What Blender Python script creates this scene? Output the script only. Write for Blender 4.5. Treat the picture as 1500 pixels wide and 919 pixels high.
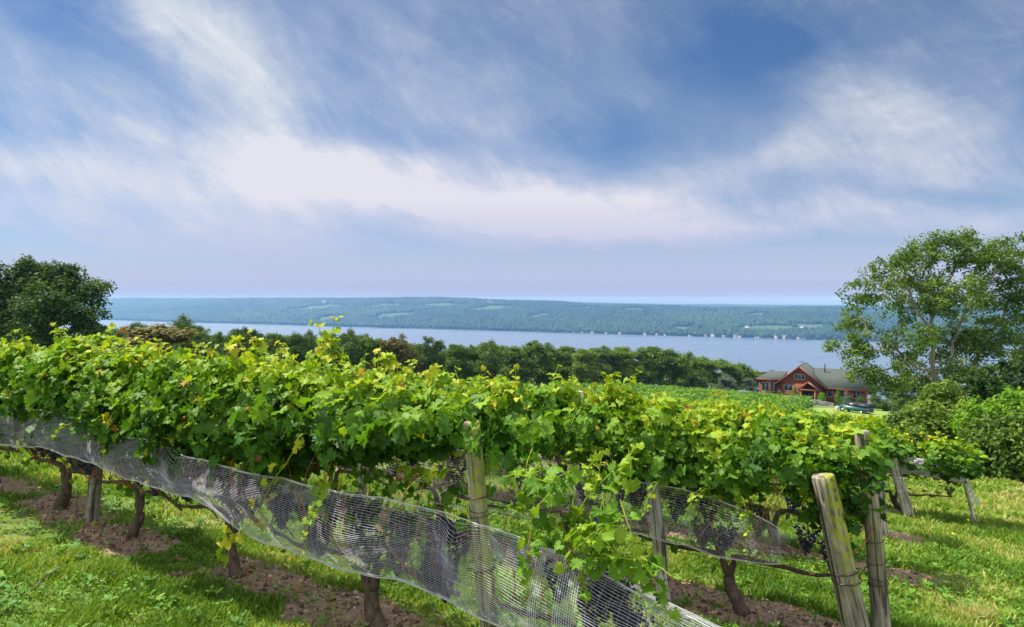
import bpy, math, random
import numpy as np
from mathutils import Vector

# ------------------------------------------------------------------ camera, world, sun
SC = bpy.context.scene
for o in list(bpy.data.objects):
    bpy.data.objects.remove(o)
COL = SC.collection
R = math.radians
F = 900.0                     # focal length in pixels of the 1500 px wide photograph
HY = 445.0                    # height of the horizon in it

cam_d = bpy.data.cameras.new('camera')
cam_d.sensor_width = 36.0
cam_d.lens = 36.0 * F / 1500.0
cam_d.clip_start = 0.05
cam_d.clip_end = 60000
cam = bpy.data.objects.new('camera', cam_d)
COL.objects.link(cam)
cam.location = (0, 0, 0)
cam.rotation_euler = (R(90) - math.atan((459.5 - HY) / F), 0, 0)
SC.camera = cam

SUN_AZ = R(-62)               # from +Y, negative is to the left
SUN_EL = R(59)
SC.view_settings.view_transform = 'Standard'
SC.view_settings.look = 'None'
SC.view_settings.exposure = 0.78
SC.view_settings.gamma = 1.0
SC.view_settings.use_curve_mapping = False
SC.render.engine = 'CYCLES'
SC.cycles.use_denoising = True
SC.cycles.max_bounces = 8
SC.cycles.diffuse_bounces = 3
SC.cycles.glossy_bounces = 2
SC.cycles.transmission_bounces = 4
SC.cycles.transparent_max_bounces = 12
SC.cycles.volume_bounces = 1
SC.cycles.sample_clamp_indirect = 6
SC.cycles.caustics_reflective = False
SC.cycles.caustics_refractive = False


class NX:
    """tiny helper for math node chains"""
    def __init__(s, nt):
        s.nt = nt

    def n(s, typ, **kw):
        nd = s.nt.nodes.new(typ)
        for k, v in kw.items():
            setattr(nd, k, v)
        return nd

    def link(s, a, b):
        s.nt.links.new(a, b)

    def put(s, sock, v):
        if isinstance(v, (int, float)):
            sock.default_value = v
        elif isinstance(v, (tuple, list)):
            sock.default_value = v
        else:
            s.nt.links.new(v, sock)

    def m(s, op, a, b=0.0, c=0.0, clamp=False):
        nd = s.n('ShaderNodeMath', operation=op, use_clamp=clamp)
        s.put(nd.inputs[0], a)
        s.put(nd.inputs[1], b)
        if op in ('MULTIPLY_ADD', 'SMOOTH_MIN', 'SMOOTH_MAX'):
            s.put(nd.inputs[2], c)
        return nd.outputs[0]

    def xyz(s, x, y, z=0.0):
        nd = s.n('ShaderNodeCombineXYZ')
        for i, v in enumerate((x, y, z)):
            s.put(nd.inputs[i], v)
        return nd.outputs[0]

    def noise(s, vec, scale, detail=4.0, rough=0.55, dist=0.0, out=0):
        nd = s.n('ShaderNodeTexNoise')
        if vec is not None:
            s.link(vec, nd.inputs['Vector'])
        nd.inputs['Scale'].default_value = scale
        nd.inputs['Detail'].default_value = detail
        nd.inputs['Roughness'].default_value = rough
        nd.inputs['Distortion'].default_value = dist
        return nd.outputs[out]

    def ramp(s, fac, stops, interp='LINEAR'):
        nd = s.n('ShaderNodeValToRGB')
        cr = nd.color_ramp
        cr.interpolation = interp
        while len(cr.elements) < len(stops):
            cr.elements.new(0.5)
        for e, (p, c) in zip(cr.elements, stops):
            e.position = p
            if isinstance(c, (int, float)):
                c = (c, c, c)
            e.color = (*c, 1)
        s.put(nd.inputs[0], fac)
        return nd.outputs[0]

    def mix(s, fac, a, b, blend='MIX'):
        nd = s.n('ShaderNodeMix', data_type='RGBA', blend_type=blend)
        s.put(nd.inputs[0], fac)
        for i, v in ((6, a), (7, b)):
            if isinstance(v, tuple) and len(v) == 3:
                v = (*v, 1)
            s.put(nd.inputs[i], v)
        return nd.outputs[2]

    def maprange(s, v, a, b, c=0.0, d=1.0, smooth=False):
        nd = s.n('ShaderNodeMapRange')
        if smooth:
            nd.interpolation_type = 'SMOOTHSTEP'
        s.put(nd.inputs[0], v)
        for i, q in enumerate((a, b, c, d)):
            nd.inputs[i + 1].default_value = q
        return nd.outputs[0]


def build_world():
    w = bpy.data.worlds.new("World")
    SC.world = w
    w.use_nodes = True
    nt = w.node_tree
    nt.nodes.clear()
    x = NX(nt)
    out = x.n('ShaderNodeOutputWorld')
    sky = x.n('ShaderNodeTexSky', sky_type='NISHITA')
    sky.sun_disc = False
    sky.sun_elevation = SUN_EL
    sky.sun_rotation = SUN_AZ
    sky.altitude = 300
    sky.air_density = 1.0
    sky.dust_density = 0.15
    sky.ozone_density = 5.0
    bg = x.n('ShaderNodeBackground')
    x.link(x.mix(1.0, sky.outputs[0], (0.70, 0.88, 1.06), 'MULTIPLY'), bg.inputs[0])
    bg.inputs[1].default_value = 0.052
    tc = x.n('ShaderNodeTexCoord')
    sp = x.n('ShaderNodeSeparateXYZ')
    x.link(tc.outputs['Generated'], sp.inputs[0])
    X, Y, Z = sp.outputs
    # cirrus layer: direction projected on a high plane
    zz = x.m('ADD', x.m('MAXIMUM', Z, 0.0), 0.10)
    P = x.xyz(x.m('DIVIDE', X, zz), x.m('DIVIDE', Y, zz))
    # slopes of the direction (bearing and height) for the large cloud banks
    yy = x.m('MAXIMUM', x.m('ABSOLUTE', Y), 0.15)
    A = x.m('DIVIDE', X, yy)
    B = x.m('DIVIDE', Z, yy)
    warp = x.noise(x.xyz(A, x.m('MULTIPLY', B, 1.6)), 2.6, 5, 0.6, 0.3, out=1)
    ws = x.n('ShaderNodeSeparateColor')
    x.link(warp, ws.inputs[0])
    A2 = x.m('ADD', A, x.m('MULTIPLY', x.m('SUBTRACT', ws.outputs[0], 0.5), 0.34))
    B2 = x.m('ADD', B, x.m('MULTIPLY', x.m('SUBTRACT', ws.outputs[1], 0.5), 0.13))

    def bank(px, py, lx, ly, ang, amp):
        a0, b0 = (px - 750) / F, (HY - py) / F
        c, s_ = math.cos(R(ang)), math.sin(R(ang))
        da = x.m('SUBTRACT', A2, a0)
        db = x.m('SUBTRACT', B2, b0)
        p = x.m('ADD', x.m('MULTIPLY', da, c * F / lx), x.m('MULTIPLY', db, s_ * F / lx))
        q = x.m('ADD', x.m('MULTIPLY', da, -s_ * F / ly), x.m('MULTIPLY', db, c * F / ly))
        r2 = x.m('ADD', x.m('MULTIPLY', p, p), x.m('MULTIPLY', q, q))
        return x.m('MULTIPLY', x.m('EXPONENT', x.m('MULTIPLY', r2, -1.0)), amp)
    banks = [(300, 70, 210, 62, -48, 0.62), (150, 150, 260, 60, -25, 0.32),
             (60, 235, 260, 30, -8, 0.42), (470, 262, 330, 44, -11, 0.72), (760, 300, 260, 34, -6, 0.5),
             (1060, 320, 300, 36, 0, 0.62), (1000, 270, 200, 36, 14, 0.35), (1275, 165, 190, 62, -4, 0.62),
             (1290, 245, 190, 45, -8, 0.3), (250, 330, 420, 70, -4, 0.42), (640, 130, 260, 90, -35, 0.30),
             (1400, 350, 190, 40, 6, 0.28), (480, 400, 800, 60, 0, 0.30), (860, 60, 160, 45, -50, 0.12),
             (60, 30, 130, 100, 0, -0.12), (1085, 90, 130, 90, 10, -0.25), (1380, 292, 90, 20, 0, -0.25),
             (880, 215, 120, 50, 0, -0.15)]
    tot = 0.14
    for b in banks:
        tot = x.m('ADD', bank(*b), tot)
    # streaky fibre detail
    def fibres(vec, ang, sx, sy, sc, det, rough, dist):
        mp = x.n('ShaderNodeMapping', vector_type='TEXTURE')
        mp.inputs['Rotation'].default_value = (0, 0, R(ang))
        mp.inputs['Scale'].default_value = (sx, sy, 1)
        x.link(vec, mp.inputs['Vector'])
        return x.noise(mp.outputs[0], sc, det, rough, dist)
    AB = x.xyz(A, B)
    side = x.maprange(A, -0.05, 0.45, 0, 1, True)
    f1 = fibres(AB, -34, 1.0, 0.36, 2.4, 11, 0.64, 0.6)
    f2 = fibres(AB, 14, 1.0, 0.38, 2.4, 11, 0.63, 0.5)
    f3 = fibres(AB, -42, 1.0, 0.45, 8.0, 9, 0.68, 0.5)
    f4 = fibres(AB, -9, 1.0, 0.20, 1.8, 8, 0.60, 0.4)
    big = x.m('ADD', x.m('MULTIPLY', f1, x.m('SUBTRACT', 1.0, side)), x.m('MULTIPLY', f2, side))
    low = x.maprange(B, 0.12, 0.30, 1.0, 0.0, True)
    big = x.m('ADD', x.m('MULTIPLY', big, x.m('SUBTRACT', 1.0, low)), x.m('MULTIPLY', f4, low))
    det = x.m('ADD', x.m('MULTIPLY', x.m('SUBTRACT', big, 0.5), 2.5), x.m('MULTIPLY', x.m('SUBTRACT', f3, 0.5), 1.3))
    fade = x.maprange(B, 0.03, 0.16, 0.15, 1.0, True)
    det = x.m('MULTIPLY', det, fade)
    # fibres modulate the banks and leave faint wisps between them
    k = x.m('MAXIMUM', x.m('ADD', x.m('MULTIPLY', det, 0.85), 0.92), 0.0)
    mask = x.m('ADD', x.m('MULTIPLY', tot, k), x.m('MULTIPLY', x.m('MAXIMUM', det, 0.0), 0.16))
    mask = x.m('MULTIPLY', x.m('MAXIMUM', mask, 0.0), 1.0, clamp=True)
    mask = x.m('MINIMUM', mask, 0.93)
    veil = x.maprange(B, 0.0, 0.19, 0.95, 0.0, True)
    mask = x.m('MAXIMUM', mask, veil)
    lowcol = x.ramp(x.maprange(B, 0.0, 0.34), [(0.0, (0.27, 0.21, 0.33)), (0.045, (0.42, 0.37, 0.54)), (0.12, (0.56, 0.54, 0.76)), (0.28, (0.70, 0.69, 0.90)), (0.5, (0.95, 0.91, 1.0)), (1.0, (0.93, 0.96, 1.0))])
    bg2 = x.n('ShaderNodeBackground')
    x.link(lowcol, bg2.inputs[0])
    # extra bright cloud out of view, overhead and behind the camera, added as fill light
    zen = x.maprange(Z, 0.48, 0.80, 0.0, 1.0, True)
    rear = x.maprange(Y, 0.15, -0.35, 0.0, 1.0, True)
    fill_boost = x.m('MAXIMUM', zen, rear)
    mask = x.m('MAXIMUM', mask, x.m('MULTIPLY', fill_boost, 0.75))
    x.link(x.m('MULTIPLY_ADD', fill_boost, 0.55, 0.50), bg2.inputs[1])
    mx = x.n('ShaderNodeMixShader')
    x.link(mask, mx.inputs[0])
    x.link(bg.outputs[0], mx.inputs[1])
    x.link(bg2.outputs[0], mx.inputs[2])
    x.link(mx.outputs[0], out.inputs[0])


build_world()
sun_d = bpy.data.lights.new('sun', 'SUN')
sun_d.energy = 5.0
sun_d.angle = R(0.6)
sun_d.color = (1.0, 0.95, 0.86)
sun = bpy.data.objects.new('sun', sun_d)
COL.objects.link(sun)
sdir = Vector((math.sin(SUN_AZ) * math.cos(SUN_EL), math.cos(SUN_AZ) * math.cos(SUN_EL), math.sin(SUN_EL)))
sun.rotation_euler = (-sdir).to_track_quat('-Z', 'Y').to_euler()

# ------------------------------------------------------------------ geometry of the place
NV = np.array([0.5263, 0.8503])          # downhill direction (to the lake); rows run across it
TV = np.array([0.8503, -0.5263])         # along the rows, to the right
ROW_ROT = math.atan2(TV[1], TV[0])
D1, SPACING = 3.03, 2.27
LAKE = -130.0


def du(x, y):
    return x * NV[0] + y * NV[1], x * TV[0] + y * TV[1]


def xy(d, u):
    return d * NV[0] + u * TV[0], d * NV[1] + u * TV[1]


_rs = np.random.RandomState(7)
_tab = _rs.rand(512, 512)


def vn(x, y, s=0):
    x = np.asarray(x, float) + s * 37.7
    y = np.asarray(y, float) + s * 91.3
    xi, yi = np.floor(x).astype(int), np.floor(y).astype(int)
    fx, fy = x - xi, y - yi
    fx, fy = fx * fx * (3 - 2 * fx), fy * fy * (3 - 2 * fy)
    a, b = _tab[xi % 512, yi % 512], _tab[(xi + 1) % 512, yi % 512]
    c, d = _tab[xi % 512, (yi + 1) % 512], _tab[(xi + 1) % 512, (yi + 1) % 512]
    return (a * (1 - fx) + b * fx) * (1 - fy) + (c * (1 - fx) + d * fx) * fy


def fbm(x, y, s=0, o=4):
    v, a, t = 0, 1.0, 0
    for i in range(o):
        v = v + a * vn(x * 2 ** i, y * 2 ** i, s + i)
        t += a
        a *= 0.5
    return v / t


def smooth(a, b, x):
    t = np.clip((x - a) / (b - a), 0, 1)
    return t * t * (3 - 2 * t)


def soil_mask(x, y):
    """1 on the bare strip under the vine rows"""
    d, u = du(x, y)
    k = (d - D1) / SPACING
    off = (k - np.round(k)) * SPACING
    wid = 0.34 + 0.5 * (fbm(x * 1.1, y * 1.1, 3) - 0.42)
    m = 1 - smooth(wid * 0.6, wid * 1.3, np.abs(off + 0.10 * (vn(u * 0.9, d, 5) - 0.5)))
    m = m * (k > -0.45) * (1 - smooth(0.0, 0.8, u)) * (1 - smooth(20, 40, d))
    m = m * smooth(0.43, 0.54, fbm(x * 1.3 + 5, y * 1.3, 11) + 0.08)
    return np.clip(m, 0, 1)


def hz(x, y):
    """terrain without the small bumps"""
    d, u = du(x, y)
    z = -1.771 - 0.125 * np.minimum(d, 150) - 0.14 * np.maximum(d - 150, 0)
    z = z - 3.0 * np.exp(-((d - 65) / np.where(d < 65, 33.0, 62.0)) ** 2)
    return np.maximum(z, -150.0)


def ground_z(x, y, bumps=True):
    x = np.asarray(x, float)
    y = np.asarray(y, float)
    z = hz(x, y)
    if bumps:
        r = np.hypot(x, y)
        near = 1 - smooth(14, 40, r)
        z = z + near * (0.09 * (fbm(x * 0.8, y * 0.8, 1) - 0.5) + 0.03 * (fbm(x * 5, y * 5, 2) - 0.5))
        s = soil_mask(x, y)
        z = z + near * s * (0.045 * (fbm(x * 11, y * 11, 8, 3) - 0.4) + 0.02)
    return z


def gz(x, y):
    return float(ground_z(np.array([x]), np.array([y]))[0])


def px_on_plane(px, py, d):
    """where the sight line of a measured picture point meets the vertical plane at distance d down the hill"""
    a = (px - 750) / F
    Y = d / (a * NV[0] + NV[1])
    X = a * Y
    return X, Y, (HY - py) / F * Y, du(X, Y)[1]


# ------------------------------------------------------------------ mesh helpers
def link(o, parent=None):
    COL.objects.link(o)
    if parent is not None:
        o.parent = parent
    return o


def tag(o, label=None, cat=None, group=None, kind=None):
    if label:
        o['label'] = label
    if cat:
        o['category'] = cat
    if group:
        o['group'] = group
    if kind:
        o['kind'] = kind
    return o


def empty(name, loc, rz=0.0, label=None, cat=None, group=None):
    o = bpy.data.objects.new(name, None)
    o.empty_display_size = 0.2
    o.location = loc
    o.rotation_euler = (0, 0, rz)
    return tag(link(o), label, cat, group)


def mesh_data(name, V, faces, mat=None, tint=None, smooth_sh=False):
    """V (n,3); faces: (m,k) int array or list of such arrays"""
    me = bpy.data.meshes.new(name)
    V = np.ascontiguousarray(V, np.float32)
    if isinstance(faces, np.ndarray):
        faces = [faces]
    faces = [f for f in faces if len(f)]
    me.vertices.add(len(V))
    me.vertices.foreach_set('co', V.ravel())
    loops = np.concatenate([f.ravel() for f in faces]).astype(np.int32)
    tot = np.concatenate([np.full(len(f), f.shape[1]) for f in faces]).astype(np.int32)
    st = np.concatenate([[0], np.cumsum(tot)[:-1]]).astype(np.int32)
    me.loops.add(len(loops))
    me.loops.foreach_set('vertex_index', loops)
    me.polygons.add(len(tot))
    me.polygons.foreach_set('loop_start', st)
    me.polygons.foreach_set('loop_total', tot)
    if smooth_sh:
        me.polygons.foreach_set('use_smooth', np.ones(len(tot), bool))
    if mat:
        me.materials.append(mat)
    if tint is not None:
        at = me.attributes.new('tint', 'FLOAT', 'FACE')
        at.data.foreach_set('value', np.ascontiguousarray(tint, np.float32))
    me.update(calc_edges=True)
    return me


def obj(name, me, parent=None, loc=None, rz=0.0):
    o = bpy.data.objects.new(name, me)
    if loc is not None:
        o.location = loc
    if rz:
        o.rotation_euler = (0, 0, rz)
    return link(o, parent)


class MB:
    """collects pieces into one mesh"""
    def __init__(s):
        s.V, s.Fq, s.Ft, s.tq, s.tt, s.n = [], [], [], [], [], 0

    def add(s, V, Fc, tint=0.5):
        V = np.asarray(V, float).reshape(-1, 3)
        Fc = np.asarray(Fc, int)
        if len(Fc) == 0:
            return s
        t = np.full(len(Fc), tint) if np.isscalar(tint) else np.asarray(tint)
        if Fc.shape[1] == 4:
            s.Fq.append(Fc + s.n)
            s.tq.append(t)
        else:
            s.Ft.append(Fc + s.n)
            s.tt.append(t)
        s.V.append(V)
        s.n += len(V)
        return s

    def box(s, x0, x1, y0, y1, z0, z1):
        V = [(x, y, z) for z in (z0, z1) for y in (y0, y1) for x in (x0, x1)]
        return s.add(V, [(0, 2, 3, 1), (4, 5, 7, 6), (0, 1, 5, 4), (2, 6, 7, 3), (0, 4, 6, 2), (1, 3, 7, 5)])

    def prism(s, pts2, y0, y1):
        """polygon in xz extruded along y (convex)"""
        n = len(pts2)
        V = [(p[0], y0, p[1]) for p in pts2] + [(p[0], y1, p[1]) for p in pts2]
        s.add(V, [(i, (i + 1) % n, n + (i + 1) % n, n + i) for i in range(n)])
        T = [(0, i + 1, i) for i in range(1, n - 1)] + [(n, n + i, n + i + 1) for i in range(1, n - 1)]
        s.Ft.append(np.array(T) + s.n - len(V))
        s.tt.append(np.full(len(T), 0.5))
        return s

    def tube(s, P, r, sides=6, cap=True, tint=0.5, rough=0.0, rng=None):
        P = np.asarray(P, float)
        n = len(P)
        r = np.full(n, r) if np.isscalar(r) else np.asarray(r, float)
        T = np.gradient(P, axis=0)
        T /= np.linalg.norm(T, axis=1)[:, None] + 1e-9
        ref = np.array([0.12, 0.21, 1.0]) if abs(T[:, 2]).mean() < 0.8 else np.array([1.0, 0.13, 0.05])
        A = np.cross(T, ref)
        A /= np.linalg.norm(A, axis=1)[:, None] + 1e-9
        B = np.cross(T, A)
        th = np.arange(sides) * 2 * math.pi / sides
        rr = r[:, None] * np.ones((1, sides))
        if rough and rng is not None:
            rr = rr * (1 + rough * (rng.rand(n, sides) - 0.5) * 2)
        V = P[:, None, :] + rr[..., None] * (np.cos(th)[None, :, None] * A[:, None, :] + np.sin(th)[None, :, None] * B[:, None, :])
        V = V.reshape(-1, 3)
        i = np.arange(n - 1)[:, None] * sides
        j = np.arange(sides)[None, :]
        jn = (j + 1) % sides
        Fc = np.stack([i + j, i + jn, i + sides + jn, i + sides + j], -1).reshape(-1, 4)
        base = s.n
        s.add(V, Fc, tint)
        if cap:
            s.V.append(np.array([P[0], P[-1]]))
            c0, c1 = s.n, s.n + 1
            s.n += 2
            k = np.arange(sides)
            kn = (k + 1) % sides
            s.Ft.append(np.stack([np.full(sides, c0), base + kn, base + k], -1))
            s.Ft.append(np.stack([np.full(sides, c1), base + (n - 1) * sides + k, base + (n - 1) * sides + kn], -1))
            s.tt += [np.full(sides, tint), np.full(sides, tint)]
        return s

    def data(s, name, mat, sm=False):
        fs, ts = [], []
        if s.Fq:
            fs.append(np.concatenate(s.Fq))
            ts += s.tq
        if s.Ft:
            fs.append(np.concatenate(s.Ft))
            ts += s.tt
        return mesh_data(name, np.concatenate(s.V), fs, mat, np.concatenate(ts), sm)

    def build(s, name, mat, parent=None, sm=False):
        return obj(name, s.data(name, mat, sm), parent)


def nrm(v):
    return v / (np.linalg.norm(v, axis=-1, keepdims=True) + 1e-9)


def scatter(tmpl, P, N, T, S, tint):
    """tmpl = (verts, faces) lying in xy, tip along +y, normal +z; returns V, F, tint per face"""
    tv, tf = tmpl
    N = nrm(N)
    T = T - (T * N).sum(1)[:, None] * N
    T = nrm(T)
    X = np.cross(T, N)
    S = np.asarray(S)
    V = P[:, None, :] + S[:, None, None] * (tv[None, :, 0:1] * X[:, None, :] + tv[None, :, 1:2] * T[:, None, :] + tv[None, :, 2:3] * N[:, None, :])
    Fc = tf[None] + (np.arange(len(P)) * len(tv))[:, None, None]
    return V.reshape(-1, 3), Fc.reshape(-1, tf.shape[1]), np.repeat(tint, len(tf))


def grape_leaf(seed=0, detail=True):
    rg = np.random.RandomState(seed)
    if detail:
        ang = [-90, -62, -40, -18, -4, 14, 30, 44, 58, 74, 90]
        rad = [0.10, 0.46, 0.55, 0.47, 0.60, 0.54, 0.46, 0.62, 0.50, 0.56, 0.70]
    else:
        ang = [-90, -50, -5, 28, 50, 90]
        rad = [0.08, 0.48, 0.54, 0.36, 0.58, 0.70]
    pts = []
    for a, r in zip(ang, rad):
        pts.append((math.cos(R(a)) * r, math.sin(R(a)) * r))
    full = pts + [(-p[0], p[1]) for p in pts[-2:0:-1]]
    if detail:        # teeth between the lobes' corners
        f2 = []
        for k, p in enumerate(full):
            q = full[(k + 1) % len(full)]
            f2.append(p)
            j = rg.uniform(.90, 1.12)
            f2.append(((p[0] + q[0]) / 2 * j, (p[1] + q[1]) / 2 * j))
        full = f2
    V = [(0, 0.0, 0.0)]
    cup = rg.uniform(-0.8, 0.35)
    tw = rg.uniform(-.35, .35)
    for (px, py) in full:
        px *= 1 + rg.uniform(-.1, .1)
        rr = math.hypot(px, py)
        z = cup * rr * rr + tw * px * py * 2 + rg.uniform(.1, .4) * abs(px) - 0.28 * max(py, 0) ** 2 + rg.uniform(-.05, .05)
        V.append((px, py, z))
    n = len(full)
    Fc = [(0, 1 + i, 1 + (i + 1) % n) for i in range(n)]
    V = np.array(V)
    V[:, 1] += 0.28
    return V, np.array(Fc)


LEAVES = [grape_leaf(i) for i in range(7)]
LEAVES_LO = [grape_leaf(i + 10, False) for i in range(2)]
OVAL = (np.array([(0, 0, 0), (.22, .3, .05), (.20, .7, .02), (0, 1, -.08), (-.20, .7, .02), (-.22, .3, .05), (0, .5, -.03)]),
        np.array([(6, 0, 1), (6, 1, 2), (6, 2, 3), (6, 3, 4), (6, 4, 5), (6, 5, 0)]))
DIAM = (np.array([(0, 0, 0), (.33, .5, .07), (0, 1, -.06), (-.33, .5, .07)]), np.array([(0, 1, 2), (0, 2, 3)]))


# ------------------------------------------------------------------ materials
def new_mat(name):
    m = bpy.data.materials.new(name)
    m.use_nodes = True
    m.node_tree.nodes.clear()
    return m, NX(m.node_tree)


def finish(m, x, surf):
    out = x.n('ShaderNodeOutputMaterial')
    x.link(surf, out.inputs['Surface'])
    return m


def pbsdf(x, col, rough=0.7, spec=0.4, bump=None, bstr=0.3, bdist=0.02, metal=0.0):
    b = x.n('ShaderNodeBsdfPrincipled')
    if isinstance(col, tuple) and len(col) == 3:
        col = (*col, 1)
    x.put(b.inputs['Base Color'], col)
    x.put(b.inputs['Roughness'], rough)
    b.inputs['Specular IOR Level'].default_value = spec
    b.inputs['Metallic'].default_value = metal
    if bump is not None:
        bn = x.n('ShaderNodeBump')
        bn.inputs['Strength'].default_value = bstr
        bn.inputs['Distance'].default_value = bdist
        x.link(bump, bn.inputs['Height'])
        x.link(bn.outputs[0], b.inputs['Normal'])
    return b


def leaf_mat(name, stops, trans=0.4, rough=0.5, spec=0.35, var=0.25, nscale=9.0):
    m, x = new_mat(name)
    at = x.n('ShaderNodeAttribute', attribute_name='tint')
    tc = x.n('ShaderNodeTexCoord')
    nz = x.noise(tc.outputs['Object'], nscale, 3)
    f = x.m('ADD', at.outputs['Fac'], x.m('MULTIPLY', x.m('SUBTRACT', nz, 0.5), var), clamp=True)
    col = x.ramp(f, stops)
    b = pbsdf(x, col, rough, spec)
    t = x.n('ShaderNodeBsdfTranslucent')
    tcx = x.mix(1.0, col, (1.25, 1.2, 0.55), 'MULTIPLY')
    x.link(tcx, t.inputs[0])
    mx = x.n('ShaderNodeMixShader')
    mx.inputs[0].default_value = trans
    x.link(b.outputs[0], mx.inputs[1])
    x.link(t.outputs[0], mx.inputs[2])
    return finish(m, x, mx.outputs[0])


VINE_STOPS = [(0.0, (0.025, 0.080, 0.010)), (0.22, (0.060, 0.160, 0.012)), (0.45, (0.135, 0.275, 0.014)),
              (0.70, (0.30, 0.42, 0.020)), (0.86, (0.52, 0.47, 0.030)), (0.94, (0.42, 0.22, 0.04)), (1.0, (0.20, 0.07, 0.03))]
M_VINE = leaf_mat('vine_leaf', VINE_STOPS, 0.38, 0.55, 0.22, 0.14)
M_VINE_FAR = leaf_mat('vine_leaf_far', VINE_STOPS, 0.35, 0.6, 0.2, 0.2, 2.0)
M_TREE = leaf_mat('tree_leaf', [(0, (0.018, 0.045, 0.014)), (.4, (0.055, 0.115, 0.018)), (.75, (0.105, 0.18, 0.025)), (1, (0.19, 0.27, 0.04))], 0.35, 0.6, 0.15, 0.2, 1.2)
M_DARKTREE = leaf_mat('dark_tree_leaf', [(0, (0.014, 0.035, 0.012)), (.5, (0.036, 0.080, 0.018)), (1, (0.10, 0.16, 0.03))], 0.3, 0.6, 0.12, 0.2, 1.2)
M_BROWN = leaf_mat('brown_tree_leaf', [(0, (0.055, 0.055, 0.014)), (.5, (0.13, 0.115, 0.022)), (1, (0.24, 0.19, 0.035))], 0.25, 0.6, 0.2, 0.2, 1.2)
M_LIME = leaf_mat('bright_bush_leaf', [(0, (0.06, 0.15, 0.015)), (.5, (0.15, 0.30, 0.02)), (1, (0.30, 0.44, 0.03))], 0.4, 0.6, 0.15, 0.2, 1.2)
M_GREY = leaf_mat('grey_green_leaf', [(0, (0.05, 0.08, 0.05)), (.5, (0.09, 0.13, 0.08)), (1, (0.17, 0.21, 0.12))], 0.2, 0.6, 0.2, 0.2, 1.2)
M_GRASS = leaf_mat('grass_blade', [(0, (0.040, 0.095, 0.012)), (.35, (0.11, 0.22, 0.020)), (.62, (0.24, 0.36, 0.045)), (.80, (0.42, 0.42, 0.13)), (1, (0.55, 0.42, 0.24))], 0.4, 0.6, 0.2, 0.25, 0.9)
M_WEED = leaf_mat('weed_leaf', [(0, (0.04, 0.11, 0.015)), (.5, (0.10, 0.24, 0.025)), (1, (0.22, 0.38, 0.05))], 0.3, 0.6, 0.2, 0.2, 2)


def bark_mat(name, c0, c1, sc=18.0, zs=0.25, bstr=0.8, bdist=0.01):
    m, x = new_mat(name)
    tc = x.n('ShaderNodeTexCoord')
    mp = x.n('ShaderNodeMapping')
    mp.inputs['Scale'].default_value = (1, 1, zs)
    x.link(tc.outputs['Object'], mp.inputs[0])
    n1 = x.noise(mp.outputs[0], sc, 6, 0.65, 0.4)
    n2 = x.noise(tc.outputs['Object'], sc * 0.2, 3)
    col = x.mix(x.maprange(n1, 0.35, 0.65), c0, c1)
    col = x.mix(x.m('MULTIPLY', n2, 0.4), col, (c1[0] * 0.6, c1[1] * 0.65, c1[2] * 0.6))
    return finish(m, x, pbsdf(x, col, 0.9, 0.2, n1, bstr, bdist).outputs[0])


M_BARK = bark_mat('vine_bark', (0.030, 0.020, 0.014), (0.15, 0.105, 0.075), 30)
M_TRUNK = bark_mat('tree_bark', (0.11, 0.09, 0.07), (0.36, 0.30, 0.25), 5, 0.3, 0.6, 0.05)
M_CANE = bark_mat('orange_cane', (0.22, 0.075, 0.025), (0.50, 0.20, 0.06), 20, 0.3, 0.2, 0.002)
M_SHOOT = bark_mat('green_shoot', (0.16, 0.20, 0.03), (0.34, 0.26, 0.07), 12, 0.4, 0.1, 0.001)


def post_mat(name, moss, c0=(0.13, 0.115, 0.09), c1=(0.42, 0.37, 0.29)):
    m, x = new_mat(name)
    tc = x.n('ShaderNodeTexCoord')
    mp = x.n('ShaderNodeMapping')
    mp.inputs['Scale'].default_value = (1, 1, 0.045)
    x.link(tc.outputs['Object'], mp.inputs[0])
    grain = x.noise(mp.outputs[0], 55, 6, 0.6, 0.3)
    crack = x.noise(mp.outputs[0], 26, 2, 0.5, 0.8)
    blot = x.noise(tc.outputs['Object'], 7, 5, 0.6)
    col = x.mix(x.maprange(grain, 0.3, 0.7), c0, c1)
    col = x.mix(x.m('MULTIPLY', x.maprange(blot, 0.45, 0.7), 0.7), col, (0.10, 0.08, 0.065))
    ck = x.maprange(crack, 0.57, 0.61)
    col = x.mix(x.m('MULTIPLY', ck, 0.85), col, (0.035, 0.028, 0.02))
    kn = x.noise(mp.outputs[0], 9, 1, 0.4, 0.2)
    col = x.mix(x.m('MULTIPLY', x.maprange(kn, 0.66, 0.72), 0.8), col, (0.05, 0.035, 0.025))
    # moss clings to one side, strongest in the upper half
    sp = x.n('ShaderNodeSeparateXYZ')
    x.link(tc.outputs['Object'], sp.inputs[0])
    side = x.maprange(x.m('ADD', x.m('MULTIPLY', sp.outputs[0], 8.0), x.m('MULTIPLY', blot, 1.6)), 0.55, 1.15)
    hi = x.maprange(sp.outputs[2], 0.35, 0.75)
    mf = x.m('MULTIPLY', x.m('MULTIPLY', x.m('MULTIPLY', side, hi), moss), x.maprange(x.noise(tc.outputs['Object'], 22, 6, 0.7), 0.36, 0.56))
    mn = x.noise(mp.outputs[0], 80, 4)
    mcol = x.mix(mn, (0.13, 0.17, 0.01), (0.42, 0.44, 0.03))
    col = x.mix(mf, col, mcol)
    h = x.m('SUBTRACT', grain, x.m('MULTIPLY', ck, 1.2))
    return finish(m, x, pbsdf(x, col, 0.85, 0.2, h, 0.9, 0.006).outputs[0])


M_POST = post_mat('weathered_post', 0.25)
M_POST_MOSS = post_mat('mossy_post', 0.95)
M_POST_PALE = post_mat('pale_post', 0.0, (0.28, 0.25, 0.21), (0.62, 0.56, 0.48))


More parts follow.
